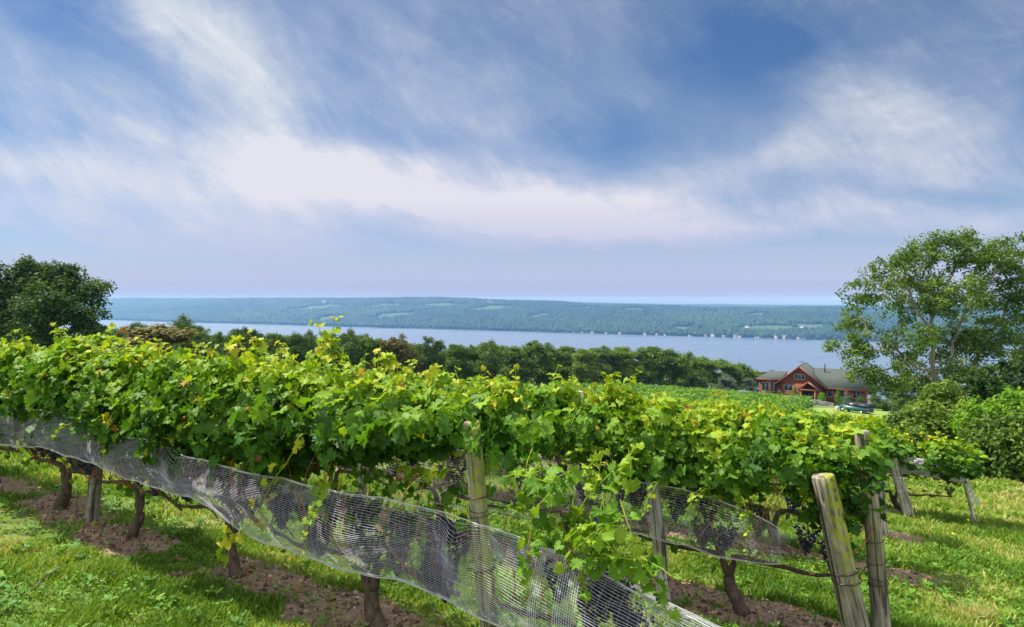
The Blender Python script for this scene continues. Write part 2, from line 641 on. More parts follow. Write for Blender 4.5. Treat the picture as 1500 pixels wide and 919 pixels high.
def plain(name, col, rough=0.6, spec=0.4, metal=0.0, nz=0.0, sc=5.0):
    m, x = new_mat(name)
    c = col
    if nz:
        tc = x.n('ShaderNodeTexCoord')
        n = x.noise(tc.outputs['Object'], sc, 5)
        c = x.mix(n, tuple(v * (1 - nz) for v in col), tuple(min(1, v * (1 + nz)) for v in col))
    return finish(m, x, pbsdf(x, c, rough, spec, metal=metal).outputs[0])


M_WIRE = plain('rusty_wire', (0.10, 0.07, 0.055), 0.6, 0.5, 0.6, 0.4, 40)
M_WIRE_PALE = plain('galvanised_wire', (0.45, 0.45, 0.46), 0.45, 0.5, 0.7, 0.2, 30)
M_NET = plain('white_net', (0.62, 0.60, 0.66), 0.6, 0.3, 0, 0.06, 3)
M_NET_EDGE = plain('net_edge', (0.60, 0.58, 0.62), 0.6, 0.3, 0, 0.1, 10)
M_STEM = plain('grape_stem', (0.16, 0.13, 0.04), 0.7)
M_DRY = leaf_mat('dry_leaf', [(0, (0.25, 0.13, 0.05)), (1, (0.55, 0.36, 0.16))], 0.2, 0.8, 0.1)


def grape_mat():
    m, x = new_mat('grape_skin')
    at = x.n('ShaderNodeAttribute', attribute_name='tint')
    tc = x.n('ShaderNodeTexCoord')
    nz = x.noise(tc.outputs['Object'], 60, 3)
    col = x.ramp(x.m('ADD', x.m('MULTIPLY', at.outputs['Fac'], 0.6), x.m('MULTIPLY', nz, 0.5)),
                 [(0.2, (0.008, 0.006, 0.016)), (0.6, (0.022, 0.018, 0.045)), (1.0, (0.075, 0.075, 0.14))])
    return finish(m, x, pbsdf(x, col, 0.42, 0.4).outputs[0])


M_GRAPE = grape_mat()


def ground_mat():
    m, x = new_mat('ground_soil_and_turf')
    tc = x.n('ShaderNodeTexCoord')
    O = tc.outputs['Object']
    at = x.n('ShaderNodeAttribute', attribute_name='soil')
    far = x.n('ShaderNodeAttribute', attribute_name='far')
    n1 = x.noise(O, 1.3, 6, 0.6)
    n2 = x.noise(O, 30, 5, 0.65)
    n3 = x.noise(O, 0.12, 5, 0.6)
    soil = x.ramp(n2, [(0.25, (0.11, 0.07, 0.045)), (0.5, (0.26, 0.175, 0.115)), (0.75, (0.44, 0.33, 0.24))])
    turf = x.ramp(n2, [(0.2, (0.045, 0.075, 0.014)), (0.55, (0.09, 0.15, 0.025)), (0.8, (0.19, 0.22, 0.06))])
    tan = x.mix(x.maprange(n1, 0.5, 0.72), turf, (0.24, 0.22, 0.09))
    fcol = x.ramp(x.noise(O, 0.25, 6, 0.6), [(0.3, (0.07, 0.13, 0.025)), (0.7, (0.17, 0.23, 0.05))])
    wood = x.ramp(n3, [(0.3, (0.02, 0.045, 0.014)), (0.7, (0.05, 0.09, 0.025))])
    tn = x.mix(x.m('MULTIPLY', far.outputs['Fac'], 1.0, clamp=True), tan, fcol)
    tn = x.mix(x.m('SUBTRACT', far.outputs['Fac'], 1.0, clamp=True), tn, wood)
    s = x.m('ADD', at.outputs['Fac'], x.m('MULTIPLY', x.m('SUBTRACT', n2, 0.5), 0.5), clamp=True)
    col = x.mix(x.maprange(s, 0.3, 0.6), tn, soil)
    return finish(m, x, pbsdf(x, col, 0.95, 0.15, n2, 0.6, 0.02).outputs[0])


# ------------------------------------------------------------------ ground, lake, hills, haze
def build_ground():
    na = 900
    rr = np.concatenate([np.geomspace(0.4, 2.0, 22)[:-1], np.geomspace(2.0, 16, 330)[:-1], np.geomspace(16, 400, 190)[:-1],
                         np.geomspace(400, 10500, 60)])
    # finer angles in front of the camera
    ta = np.linspace(-math.pi, math.pi, 4001)
    dens = 1 + 3.5 * np.exp(-(ta / 0.85) ** 4)
    cum = np.concatenate([[0], np.cumsum((dens[1:] + dens[:-1]) / 2)])
    th = np.interp(np.arange(na) / na * cum[-1], cum, ta)
    RR, TH = np.meshgrid(rr, th, indexing='ij')
    X, Y = RR * np.sin(TH), RR * np.cos(TH)
    Z = ground_z(X, Y)
    V = np.stack([X, Y, Z], -1).reshape(-1, 3)
    i = np.arange(len(rr) - 1)[:, None] * na
    j = np.arange(na)[None, :]
    jn = (j + 1) % na
    Q = np.stack([i + j, i + na + j, i + na + jn, i + jn], -1).reshape(-1, 4)
    c = len(V)
    V = np.concatenate([V, [[0, 0, gz(0, 0)]]])
    k = np.arange(na)
    T = np.stack([np.full(na, c), k, (k + 1) % na], -1)
    me = mesh_data('ground', V, [Q, T], ground_mat(), None, True)
    for nm, val in (('soil', np.concatenate([soil_mask(X, Y).ravel(), [0]])),
                    ('far', np.concatenate([(smooth(16, 45, RR) + smooth(120, 175, du(X, Y)[0])).ravel(), [0]]))):
        a = me.attributes.new(nm, 'FLOAT', 'POINT')
        a.data.foreach_set('value', np.ascontiguousarray(val, np.float32))
    tag(obj('ground', me), kind='structure')


build_ground()


def build_lake():
    m, x = new_mat('lake_water')
    tc = x.n('ShaderNodeTexCoord')
    mp = x.n('ShaderNodeMapping')
    mp.inputs['Rotation'].default_value = (0, 0, -ROW_ROT)
    mp.inputs['Scale'].default_value = (0.25, 1.0, 1)
    x.link(tc.outputs['Object'], mp.inputs[0])
    n = x.noise(mp.outputs[0], 0.012, 6, 0.65)
    n2 = x.noise(tc.outputs['Object'], 0.25, 3, 0.6)
    rg = x.maprange(n, 0.35, 0.65, 0.20, 0.42)
    b = pbsdf(x, (0.08, 0.11, 0.165), rg, 0.5, n2, 0.35, 0.3)
    finish(m, x, b.outputs[0])
    s = 10300
    me = mesh_data('lake', np.array([(-s, -s, LAKE), (s, -s, LAKE), (s, s, LAKE), (-s, s, LAKE)]), np.array([(0, 1, 2, 3)]), m)
    tag(obj('lake', me), kind='structure')


build_lake()



def ridge_line(pts, d):
    U, Z = [], []
    for px, py in pts:
        a = (px - 750) / F
        Y = d / (a * NV[0] + NV[1])
        U.append(du(a * Y, Y)[1])
        Z.append((HY - py) / F * Y)
    return np.array(U), np.array(Z)


_RU, _RZ = ridge_line([(60, 438), (170, 437), (350, 437.4), (430, 437), (520, 436.5), (620, 436), (680, 437.5), (720, 440), (770, 440.5), (820, 443), (860, 446), (930, 447), (1010, 450),
                       (1060, 449.5), (1130, 452), (1200, 450.5), (1350, 453), (1560, 455)], 3800)
_RZ = _RZ - 14
_FU, _FZ = ridge_line([(60, 440), (700, 441), (820, 443), (900, 445.2), (960, 446.5), (1040, 446), (1120, 447.5), (1200, 447.5), (1500, 449)], 6400)


def hill_z(d, u):
    ridge = np.interp(u, _RU, _RZ) + 10 * (fbm(u / 700, d / 900, 40) - 0.5)
    t = np.clip((d - 2440) / (3800 - 2440), 0, 1)
    prof = t ** 0.8
    far = smooth(4500, 6300, d) * (np.interp(u, _FU, _FZ) - ridge)
    z = (LAKE + 0.5) + (ridge - LAKE) * prof + 14 * (fbm(u / 260, d / 260, 41) - 0.5) * smooth(2450, 2700, d)
    return z + far - 2.0 * (d < 2445)


FIELDS = []   # (u, d, half length, half width) open fields on the far slope
for px, py, hl, hw in ((1110, 461, 55, 150), (1125, 479, 120, 110), (1185, 477, 70, 110), (860, 449, 90, 160), (720, 450, 110, 170), (650, 446, 160, 120), (1040, 456, 50, 120), (790, 462, 60, 130),
                       (580, 461, 110, 150), (470, 449, 160, 180), (1000, 480, 40, 90), (480, 466, 80, 120), (930, 452, 80, 120), (560, 446, 120, 140)):
    # walk the sight line until it meets the slope
    a, b = (px - 750) / F, (HY - py) / F
    for Yq in np.arange(2200, 8000, 15.0):
        dq, uq = du(a * Yq, Yq)
        if dq > 2450 and float(hill_z(np.array(dq), np.array(uq))) + 8 > b * Yq:
            FIELDS.append((uq, dq, hl, hw))
            break


def field_mask(d, u):
    m = np.zeros_like(d)
    for fu, fd, hl, hw in FIELDS:
        m = np.maximum(m, (np.abs(u - fu) < hl * (1 + .3 * np.sin(d / 30))) & (np.abs(d - fd) < hw))
    return m


def build_hills():
    us = np.linspace(-9300, 3600, 420)
    ds = np.concatenate([np.linspace(2435, 4000, 130), np.linspace(4030, 7600, 60)])
    U, Dd = np.meshgrid(us, ds, indexing='ij')
    Dw = Dd + 45 * (fbm(U / 500, Dd * 0, 44) - 0.5) * (Dd < 2700)
    Z = hill_z(Dd, U)
    X, Y = xy(Dw, U)
    keep = np.hypot(X, Y) < 10100
    V = np.stack([X, Y, Z], -1).reshape(-1, 3)
    n = len(ds)
    i = np.arange(len(us) - 1)[:, None] * n
    j = np.arange(n - 1)[None, :]
    Q = np.stack([i + j, i + n + j, i + n + j + 1, i + j + 1], -1).reshape(-1, 4)
    k = keep.ravel()
    Q = Q[k[Q].all(1)]
    m, x = new_mat('far_slope')
    tc = x.n('ShaderNodeTexCoord')
    at = x.n('ShaderNodeAttribute', attribute_name='field')
    n1 = x.noise(tc.outputs['Object'], 0.02, 6, 0.65)
    c1 = x.ramp(n1, [(0.3, (0.012, 0.03, 0.012)), (0.7, (0.03, 0.055, 0.02))])
    c2 = x.ramp(n1, [(0.3, (0.035, 0.07, 0.022)), (0.7, (0.06, 0.10, 0.035))])
    finish(m, x, pbsdf(x, x.mix(at.outputs['Fac'], c1, c2), 0.95, 0.1).outputs[0])
    me = mesh_data('far_hills', V, Q, m, None, True)
    a = me.attributes.new('field', 'FLOAT', 'POINT')
    a.data.foreach_set('value', np.ascontiguousarray(field_mask(Dd, U).ravel(), np.float32))
    tag(obj('far_hills', me), kind='structure')
    # wood on the slope: crowns packed on the hillside
    rg = np.random.RandomState(5)
    N = 60000
    u = rg.uniform(-8600, 1500, N)
    d = 2450 + rg.rand(N) ** 1.25 * 1500
    X, Y = xy(d, u)
    ok = (np.abs(X / Y) < 0.98) & (field_mask(d, u) < 0.5) & (np.hypot(X, Y) < 9900)
    # thin out with distance
    ok &= rg.rand(N) < np.clip(4200 / np.hypot(X, Y), 0.35, 1)
    u, d, X, Y = u[ok], d[ok], X[ok], Y[ok]
    t = (1 + 5 ** .5) / 2
    iv = nrm(np.array([(-1, t, 0), (1, t, 0), (-1, -t, 0), (1, -t, 0), (0, -1, t), (0, 1, t), (0, -1, -t), (0, 1, -t), (t, 0, -1), (t, 0, 1), (-t, 0, -1), (-t, 0, 1)], float))
    ifc = np.array([(0, 11, 5), (0, 5, 1), (0, 1, 7), (0, 7, 10), (0, 10, 11), (1, 5, 9), (5, 11, 4), (11, 10, 2), (10, 7, 6), (7, 1, 8),
                    (3, 9, 4), (3, 4, 2), (3, 2, 6), (3, 6, 8), (3, 8, 9), (4, 9, 5), (2, 4, 11), (6, 2, 10), (8, 6, 7), (9, 8, 1)])
    n = len(u)
    s = rg.uniform(7, 14, n)
    ht = rg.uniform(9, 17, n)
    Z = hill_z(d, u)
    V = iv[None] * (1 + 0.25 * (rg.rand(n, 12, 1) - .5)) * np.stack([s, s, ht], -1)[:, None, :]
    V = V + np.stack([X, Y, Z + ht * 0.35], -1)[:, None, :]
    Fc = ifc[None] + (np.arange(n) * 12)[:, None, None]
    tint = np.clip(0.30 + 0.85 * (fbm(u / 420, d / 300, 47) - 0.5) + 0.35 * (fbm(u / 90, d / 90, 48) - .5) + 0.09 * rg.randn(n), 0, 1)
    me = mesh_data('far_forest', V.reshape(-1, 3), Fc.reshape(-1, 3), M_DARKTREE, np.repeat(tint, 20), True)
    tag(obj('far_forest', me), 'continuous green wood covering the slope across the lake', 'forest', kind='stuff')


build_hills()


def build_haze():
    m, x = new_mat('haze_air')
    out = x.n('ShaderNodeOutputMaterial')
    v = x.n('ShaderNodeVolumePrincipled')
    v.inputs['Color'].default_value = (0.22, 0.47, 1.0, 1)
    v.inputs['Absorption Color'].default_value = (.85, .85, .85, 1)
    v.inputs['Density'].default_value = 0.000112
    v.inputs['Anisotropy'].default_value = 0.0
    x.link(v.outputs[0], out.inputs['Volume'])
    b = MB().box(-10800, 10800, -10800, 10800, -151.5, 96)
    tag(b.build('haze', m), 'pale blue haze in the air over the lake valley', 'haze', kind='stuff')


build_haze()

# ------------------------------------------------------------------ far shore houses
M_WHITE = plain('white_paint', (0.46, 0.45, 0.43), 0.7, 0.3, 0, 0.05)
M_GREYROOF = plain('grey_roofing', (0.16, 0.16, 0.17), 0.9)
M_REDROOF = plain('red_roofing', (0.40, 0.09, 0.06), 0.8)
ORD = ['first', 'second', 'third', 'fourth', 'fifth', 'sixth', 'seventh', 'eighth', 'ninth', 'tenth', 'eleventh', 'twelfth',
       'thirteenth', 'fourteenth', 'fifteenth', 'sixteenth', 'seventeenth', 'eighteenth', 'nineteenth', 'twentieth',
       'twenty-first', 'twenty-second', 'twenty-third', 'twenty-fourth', 'twenty-fifth', 'twenty-sixth', 'twenty-seventh',
       'twenty-eighth', 'twenty-ninth', 'thirtieth'] + ['%s-%s' % (t, s) for t in ('thirty', 'forty', 'fifty') for s in
       ('first', 'second', 'third', 'fourth', 'fifth', 'sixth', 'seventh', 'eighth', 'ninth', 'tenth')]


def far_house(name, px, d, w, dep, h, red, label, group, top=None):
    X, Y, _, u = px_on_plane(px, 480, d)
    z = float(hill_z(np.array(float(d)), np.array(u))) if d > 2448 else LAKE
    z = max(z, LAKE) - 0.3
    if top is not None:
        z = top * Y
    e = empty(name, (X, Y, z), ROW_ROT + random.uniform(-.4, .4), label, 'house', group)
    MB().box(-w / 2, w / 2, -dep / 2, dep / 2, -4, h).build('wall', M_WHITE, e)
    r = MB()
    r.prism([(-dep / 2 - .6, h + .01), (dep / 2 + .6, h + .01), (0, h + dep * 0.38)], -w / 2 - .5, w / 2 + .5)
    ro = r.build('roof', M_REDROOF if red else M_GREYROOF, e)
    ro.rotation_euler = (0, 0, R(90))
    for k in (-1, 1):
        MB().box(k * w / 4 - .9, k * w / 4 + .9, -dep / 2 - .05, -dep / 2 + .1, h * .35, h * .7).build('window', M_GREYROOF, e)


random.seed(3)
_sh = [(840, 9), (853, 8), (868, 12), (888, 7), (908, 8), (945, 10), (962, 7), (975, 9), (1010, 8), (1035, 10), (1045, 14), (1060, 9), (1078, 14), (1084, 8),
       (1110, 15), (1117, 8), (1138, 13), (1151, 16), (1170, 9), (1177, 12), (1185, 9)]
for i, (px, w) in enumerate(_sh):
    far_house('shore_house', px, 2444 + random.uniform(0, 9), w * 1.25, w * .9, random.uniform(3.5, 6), i in (4, 9, 16),
              '%s white house along the far lake shore, counting from the left' % ORD[i], 'white houses along the far shore')
_hs = [(1095, 2700, 18, 'white house with fields beside it high on the far wooded slope'),
       (1013, 2540, 22, 'pale long house just above the far shore among trees'),
       (965, 2600, 14, 'small pale house with red roof halfway up the far slope'),
       (1178, 2720, 24, 'long white farmhouse on the far slope near the big leafy tree'),
       (718, 3560, 46, 'long white barn near the crest of the far ridge'),
       (583, 3250, 40, 'pale farm building in a light field on the hazy far slope'),
       (475, 3500, 40, 'pale farm building below the left part of the far ridge'),
       (1070, 2545, 20, 'pale house above the shore houses behind a gap in the wood')]
for px, d, w, lab in _hs:
    far_house('hillside_house', px, d, w, w * .5, 11 if d < 3000 else 14, 'red roof' in lab, lab, 'farm buildings on the far slope')


# ------------------------------------------------------------------ trees
def grow(base, top, lobes, n_attr, seed, step=0.6, r_tip=0.012, forks=None):
    """branches from a trunk to points scattered through crown lobes; returns nodes, parents, radii, tips"""
    rg = np.random.RandomState(seed)
    P = []
    par = []
    starts = [(-1, np.array(base, float), np.array(top, float))] + [(None, np.array(a, float), np.array(b, float)) for a, b in (forks or [])]
    for pi, a, b in starts:
        n = max(3, int(np.linalg.norm(b - a) / step) + 1)
        if pi is None:
            q = np.array(P)
            pi = int(np.argmin(np.linalg.norm(q - a, axis=1)))
        side = np.cross(b - a, [0.3, 1, 0.2])
        side = side / (np.linalg.norm(side) + 1e-9) * np.linalg.norm(b - a) * 0.05
        for k in range(n):
            t = k / (n - 1)
            P.append(a + (b - a) * t + side * math.sin(t * 5) + rg.randn(3) * 0.03 * step)
            par.append(pi if k == 0 else len(P) - 2)
    A = []
    vols = np.array([l[3] * l[4] * l[5] for l in lobes]) ** 0.8
    cnt = np.maximum(1, (n_attr * vols / vols.sum()).astype(int))
    for l, c in zip(lobes, cnt):
        v = nrm(rg.randn(c, 3)) * (rg.rand(c, 1) ** 0.42)
        A.append(np.array(l[:3]) + v * np.array(l[3:6]))
    A = np.concatenate(A)
    q0 = np.array(P)
    dd = np.linalg.norm(A[:, None, :] - q0[None], axis=2).min(1)
    A = A[np.argsort(dd + rg.rand(len(A)) * 0.6)]
    buf = np.zeros((len(P) + len(A) * 14, 3))
    nP = len(P)
    buf[:nP] = P
    depth = np.zeros(len(buf))
    tips = []
    for a in A:
        dv = np.linalg.norm(buf[:nP] - a, axis=1)
        pen = 0.10 * depth[:nP] + np.where(buf[:nP, 2] > a[2] + 0.3, 0.5, 0)
        i = int(np.argmin(dv + pen))
        L = dv[i]
        n = int(min(12, max(1, round(L / step))))
        p0 = buf[i].copy()
        bend = rg.randn(3) * 0.10 * L
        bend[2] -= 0.08 * L
        for k in range(1, n + 1):
            t = k / n
            buf[nP] = p0 + (a - p0) * t + bend * math.sin(t * math.pi)
            par.append(i if k == 1 else nP - 1)
            depth[nP] = depth[i] + k / n * L
            nP += 1
        tips.append(nP - 1)
    P = buf[:nP]
    rad = np.full(nP, r_tip ** 2.2)
    kids = np.zeros(nP)
    acc = np.zeros(nP)
    for i in range(nP - 1, -1, -1):
        v = acc[i] if kids[i] else r_tip ** 2.2
        rad[i] = v
        if par[i] >= 0:
            acc[par[i]] += v
            kids[par[i]] += 1
    rad = rad ** (1 / 2.2)
    return P, np.array(par), rad, np.array(tips)


def branch_mesh(P, par, rad, name, mat, rmin=0.0, sides=6):
    idx = np.where((par >= 0) & (rad > rmin))[0]
    a, b = P[par[idx]], P[idx]
    ra, rb = np.minimum(rad[par[idx]], rad[idx] * 1.6), rad[idx]
    T = nrm(b - a)
    a = a - T * ra[:, None] * 0.3
    ref = np.where(np.abs(T[:, 2:3]) > 0.9, np.array([[1.0, 0, 0]]), np.array([[0, 0, 1.0]]))
    A = nrm(np.cross(T, ref))
    B = np.cross(T, A)
    th = np.arange(sides) * 2 * math.pi / sides
    ring = np.cos(th)[None, :, None] * A[:, None, :] + np.sin(th)[None, :, None] * B[:, None, :]
    V = np.concatenate([a[:, None] + ring * ra[:, None, None], b[:, None] + ring * rb[:, None, None]], 1)
    k = np.arange(sides)
    kn = (k + 1) % sides
    f = np.stack([k, kn, kn + sides, k + sides], -1)
    Fc = f[None] + (np.arange(len(idx)) * 2 * sides)[:, None, None]
    return mesh_data(name, V.reshape(-1, 3), Fc.reshape(-1, 4), mat, None, True)


def crown_mesh(P, tips, name, mat, per, spread, size, seed, tmpl=DIAM, tone=0.4, flat=0.75, extra=None):
    rg = np.random.RandomState(seed)
    C = P[tips]
    if extra is not None:
        C = np.concatenate([C, extra])
    n = len(C) * per
    c = np.repeat(C, per, 0)
    ct = np.repeat(rg.randn(len(C)), per)
    off = nrm(rg.randn(n, 3)) * (rg.rand(n, 1) ** 0.45) * spread * np.repeat(rg.uniform(.6, 1.25, len(C)), per)[:, None]
    off[:, 2] *= flat
    pts = c + off
    N = nrm(off) * 0.7 + np.array([0, 0, 0.55]) + rg.randn(n, 3) * 0.55
    T = rg.randn(n, 3) + np.array([0, 0, -0.6])
    S = size * rg.uniform(0.65, 1.3, n)
    tint = np.clip(tone + 0.10 * ct + 0.14 * rg.randn(n), 0, 1)
    V, Fc, tt = scatter(tmpl, pts, N, T, S, tint)
    return mesh_data(name, V, Fc, mat, tt)


# prototypes of the trees of the belt (height 10, width about 7.5)
def belt_proto(seed, pointed=False):
    rg = np.random.RandomState(seed)
    lobes = []
    for k in range(20):
        z = rg.uniform(0.8, 8.4)
        w = (3.1 if not pointed else 2.2) * math.sqrt(max(0.05, 1 - ((z - 3.8) / (5.8 if not pointed else 6.0)) ** 2))
        an = rg.uniform(0, 2 * math.pi)
        rr = w * rg.uniform(0.35, 0.95)
        s = rg.uniform(1.0, 1.7)
        lobes.append((math.cos(an) * rr, math.sin(an) * rr, z, s, s, s * rg.uniform(.65, .95)))
    lobes.append((0, 0, 8.6 if not pointed else 9.0, 1.2, 1.2, 1.1))
    P, par, rad, tips = grow((0, 0, -0.6), (0, 0, 5.0), lobes, 150, seed, 0.8, 0.02)
    tr = branch_mesh(P, par, rad, 'trunk', M_TRUNK, 0.03, 5)
    return P, tips, tr


PROTO = []
for sd in range(7):
    P_, t_, tr_ = belt_proto(100 + sd, sd in (2, 5))
    crowns = {}
    for key, mt, tone in (('green', M_TREE, 0.50), ('dark', M_DARKTREE, 0.68), ('brown', M_BROWN, 0.5), ('light', M_TREE, 0.72), ('grey', M_GREY, 0.4)):
        crowns[key] = (P_, t_, mt, tone, sd)
    PROTO.append((crowns, tr_))
_crown_cache = {}


def belt_tree(i, kind, X, Y, zt, wid, label, group):
    crowns, tr = PROTO[i]
    key = (i, kind)
    if key not in _crown_cache:
        P_, t_, mt, tone, sd = crowns[kind]
        _crown_cache[key] = crown_mesh(P_, t_, 'crown', mt, 72, 0.85, 0.34, 200 + sd, tone=tone + (.16, -.08, .04, .12, -.04, .0, .2)[sd])
    z0 = gz(X, Y)
    h = zt - z0
    e = empty('deciduous_tree', (X, Y, z0), random.uniform(0, 6.28), label, 'tree', group)
    e.scale = (wid / 7.0, wid / 7.0, h / 10.0)
    obj('crown', _crown_cache[key], e)
    obj('trunk', tr, e)
    return e


# outline of the belt, measured: picture x, height of the top, tone, distance, width in picture px
BELT = [(178, 478, 'green', 100, 34), (205, 470, 'green', 98, 36), (266, 459, 'dark', 88, 46), (300, 480, 'green', 95, 34), (318, 484, 'dark', 92, 30),
        (350, 478, 'dark', 98, 40), (375, 479, 'dark', 97, 38), (402, 484, 'green', 100, 36), (430, 486, 'green', 101, 36), (455, 481, 'dark', 104, 34),
        (482, 485, 'dark', 104, 34), (508, 479, 'dark', 106, 38), (536, 490, 'green', 108, 34), (572, 490, 'brown', 106, 44), (598, 498, 'brown', 110, 36),
        (606, 502, 'green', 118, 34), (627, 493, 'dark', 112, 26), (641, 496, 'dark', 114, 24), (668, 501, 'green', 118, 34), (690, 503, 'green', 120, 34),
        (714, 496, 'dark', 118, 38), (757, 504, 'green', 124, 38), (783, 496, 'green', 126, 46), (808, 500, 'green', 130, 36), (832, 504, 'green', 132, 36),
        (856, 508, 'light', 128, 36), (884, 504, 'green', 134, 42), (912, 504, 'light', 136, 38), (940, 506, 'green', 137, 36), (958, 504, 'green', 142, 32),
        (982, 509, 'light', 140, 38), (1008, 513, 'green', 141, 38), (1030, 520, 'light', 144, 34), (1056, 524, 'light', 146, 40), (1080, 531, 'light', 148, 36),
        (1102, 541, 'light', 150, 34)]
random.seed(11)
belt_kinds = {'green': 'mid green', 'dark': 'dark green', 'brown': 'brownish', 'light': 'fresh green', 'grey': 'grey green'}
cnt = 0
for px, py, kind, Yd, wpx in BELT:
    X = (px - 750) / F * Yd
    zt = (HY - py) / F * Yd
    if du(X, Yd)[0] < 40:
        pass
    pi = random.choice([2, 5]) if wpx < 30 else random.choice([0, 1, 3, 4, 6])
    belt_tree(pi, kind, X, Yd, zt + 0.15, wpx * Yd / F * 1.5,
              '%s %s tree from the left along the front of the tree belt' % (ORD[cnt], belt_kinds[kind]), 'trees of the belt between vineyard and lake')
    cnt += 1
cnt = 0
for px in range(165, 1100, 26):
    Yd = 112 + 48 * (px - 165) / 935 + random.uniform(2, 10)
    py = float(np.interp(px, [b[0] for b in BELT], [b[1] for b in BELT])) + random.uniform(1, 12)
    X = (px - 750) / F * Yd
    belt_tree(random.randrange(7), random.choice(['green', 'dark', 'green', 'light']) if px < 800 else random.choice(['green', 'light']), X, Yd,
              (HY - py) / F * Yd, random.uniform(8, 10), '%s tree from the left in the rear rank, seen between front crowns of the belt' % ORD[cnt],
              'trees in the rear rank of the belt')
    cnt += 1
# the brown rounded tree in front at the left, and single trees about the house
SINGLES = [(232, 471, 'brown', 70, 120, 3, 'wide rounded brownish tree behind the left end of the front vine row'),
           (290, 500, 'brown', 72, 60, 0, 'low brownish tree to the right of the wide rounded brown one'),
           (150, 497, 'dark', 75, 70, 1, 'low dark tree between the big left tree and the brownish one'),
           (1128, 541, 'green', 138, 30, 4, 'small green tree left of the red house'),
           (1066, 548, 'grey', 132, 30, 3, 'pale grey green shrubby tree at the right end of the belt'),
           (1098, 553, 'grey', 128, 26, 5, 'thin pale shrub tree beside the left wing of the house'),
           (1300, 560, 'dark', 104, 40, 6, 'dark round tree at the right end of the red house'),
           (1325, 556, 'dark', 96, 46, 0, 'dark tree under the big leafy tree by the driveway'),
           (1352, 552, 'green', 80, 60, 1, 'shady green tree right of the driveway bend'),
           (1235, 541, 'green', 135, 22, 2, 'small treetop just showing over the ridge of the house'),
           (1268, 536, 'green', 134, 30, 3, 'green treetop behind the right end of the house roof')]
for px, py, kind, Yd, wpx, pi, lab in SINGLES:
    belt_tree(pi, kind, (px - 750) / F * Yd, Yd, (HY - py) / F * Yd, wpx * Yd / F * 1.15, lab, None)


def big_tree(name, base, top, lobes, forks, n, seed, mat, per, spread, size, tone, label, step=0.6, tip=0.014, bark=M_TRUNK, tmpl=DIAM):
    z0 = base[2]
    e = empty(name, base, 0, label, 'tree')
    b = np.array(base)
    L = [tuple(np.array(l[:3]) - b) + tuple(l[3:]) for l in lobes]
    fk = [(np.array(p) - b, np.array(q) - b) for p, q in forks]
    P, par, rad, tips = grow((0, 0, -0.5), np.array(top) - b, L, n, seed, step, tip, fk)
    obj('crown', crown_mesh(P, tips, 'crown', mat, per, spread, size, seed + 1, tmpl, tone), e)
    obj('trunk', branch_mesh(P, par, rad, 'trunk', bark, tip * 1.3, 7), e)
    return e


def at(px, py, Y):
    return np.array([(px - 750) / F * Y, Y, (HY - py) / F * Y])


def lobe(px, py, Y, rx, rz, ry=None):
    """crown lobe measured in the photograph: centre, distance, radii in picture px; ry in metres"""
    p = at(px, py, Y)
    return (p[0], p[1], p[2], rx * Y / F, (ry if ry else rx * Y / F), rz * Y / F)


# big tree on the right
YB = 44.0
bx = (1400 - 750) / F * YB
bt = (bx, YB, gz(bx, YB))
lob = [lobe(1400, 372, YB, 50, 32), lobe(1335, 378, YB, 36, 26), lobe(1300, 400, YB, 34, 28), lobe(1460, 378, YB, 36, 28), lobe(1492, 400, YB, 30, 50),
       lobe(1268, 432, YB - 1, 32, 24), lobe(1330, 440, YB + 2, 46, 34), lobe(1395, 430, YB - 2, 50, 38), lobe(1455, 440, YB + 1, 44, 40),
       lobe(1240, 472, YB - 1, 28, 18), lobe(1228, 508, YB - 1, 24, 15), lobe(1275, 500, YB - 2, 34, 26), lobe(1330, 500, YB - 2, 40, 28), lobe(1400, 500, YB + 2, 50, 36),
       lobe(1470, 500, YB - 1, 44, 40), lobe(1255, 545, YB - 3, 24, 22), lobe(1300, 552, YB - 3, 34, 28), lobe(1350, 548, YB + 2, 36, 26), lobe(1470, 560, YB + 2, 40, 30),
       lobe(1418, 350, YB, 22, 14), lobe(1368, 352, YB, 20, 12), lobe(1486, 350, YB, 14, 12), lobe(1530, 430, YB, 40, 60), lobe(1530, 520, YB, 40, 50), lobe(1415, 545, YB - 3, 34, 22), lobe(1450, 575, YB - 3, 34, 22)]
fk = [(at(1378, 575, YB), at(1362, 470, YB - 1)), (at(1364, 500, YB - 1), at(1392, 385, YB)), (at(1428, 560, YB), at(1470, 440, YB + 1)),
      (at(1375, 545, YB), at(1290, 505, YB - 3)), (at(1364, 480, YB - 1), at(1318, 410, YB)), (at(1400, 500, YB), at(1452, 395, YB - 1))]
big_tree('cottonwood_tree', bt, at(1384, 500, YB), lob, fk, 900, 31, M_TREE, 56, 0.62, 0.20, 0.70,
         'big leafy tree with bare grey limbs showing in its crown, right of the house', 0.55, 0.016)

# dark tree on the left
YL = 50.0
lx = (55 - 750) / F * YL
lob = [lobe(60, 412, YL, 40, 30), lobe(95, 412, YL, 30, 26), lobe(15, 420, YL, 34, 32), lobe(130, 428, YL, 28, 22), lobe(70, 455, YL - 2, 50, 34), lobe(120, 465, YL - 1, 34, 20),
       lobe(15, 470, YL - 1, 44, 36), lobe(75, 495, YL - 2, 60, 26), lobe(-40, 440, YL, 40, 50), lobe(55, 388, YL, 20, 12), lobe(95, 392, YL, 14, 12), lobe(148, 420, YL, 14, 10),
       lobe(140, 490, YL, 24, 16), lobe(-30, 500, YL, 50, 30)]
big_tree('maple_tree', (lx, YL, gz(lx, YL)), at(58, 450, YL), lob, [(at(56, 500, YL), at(110, 440, YL)), (at(56, 500, YL), at(5, 440, YL))], 560, 32, M_DARKTREE, 66, 0.75, 0.27, 0.6,
         'big dark green tree standing behind the left end of the front vine row', 0.6, 0.016)

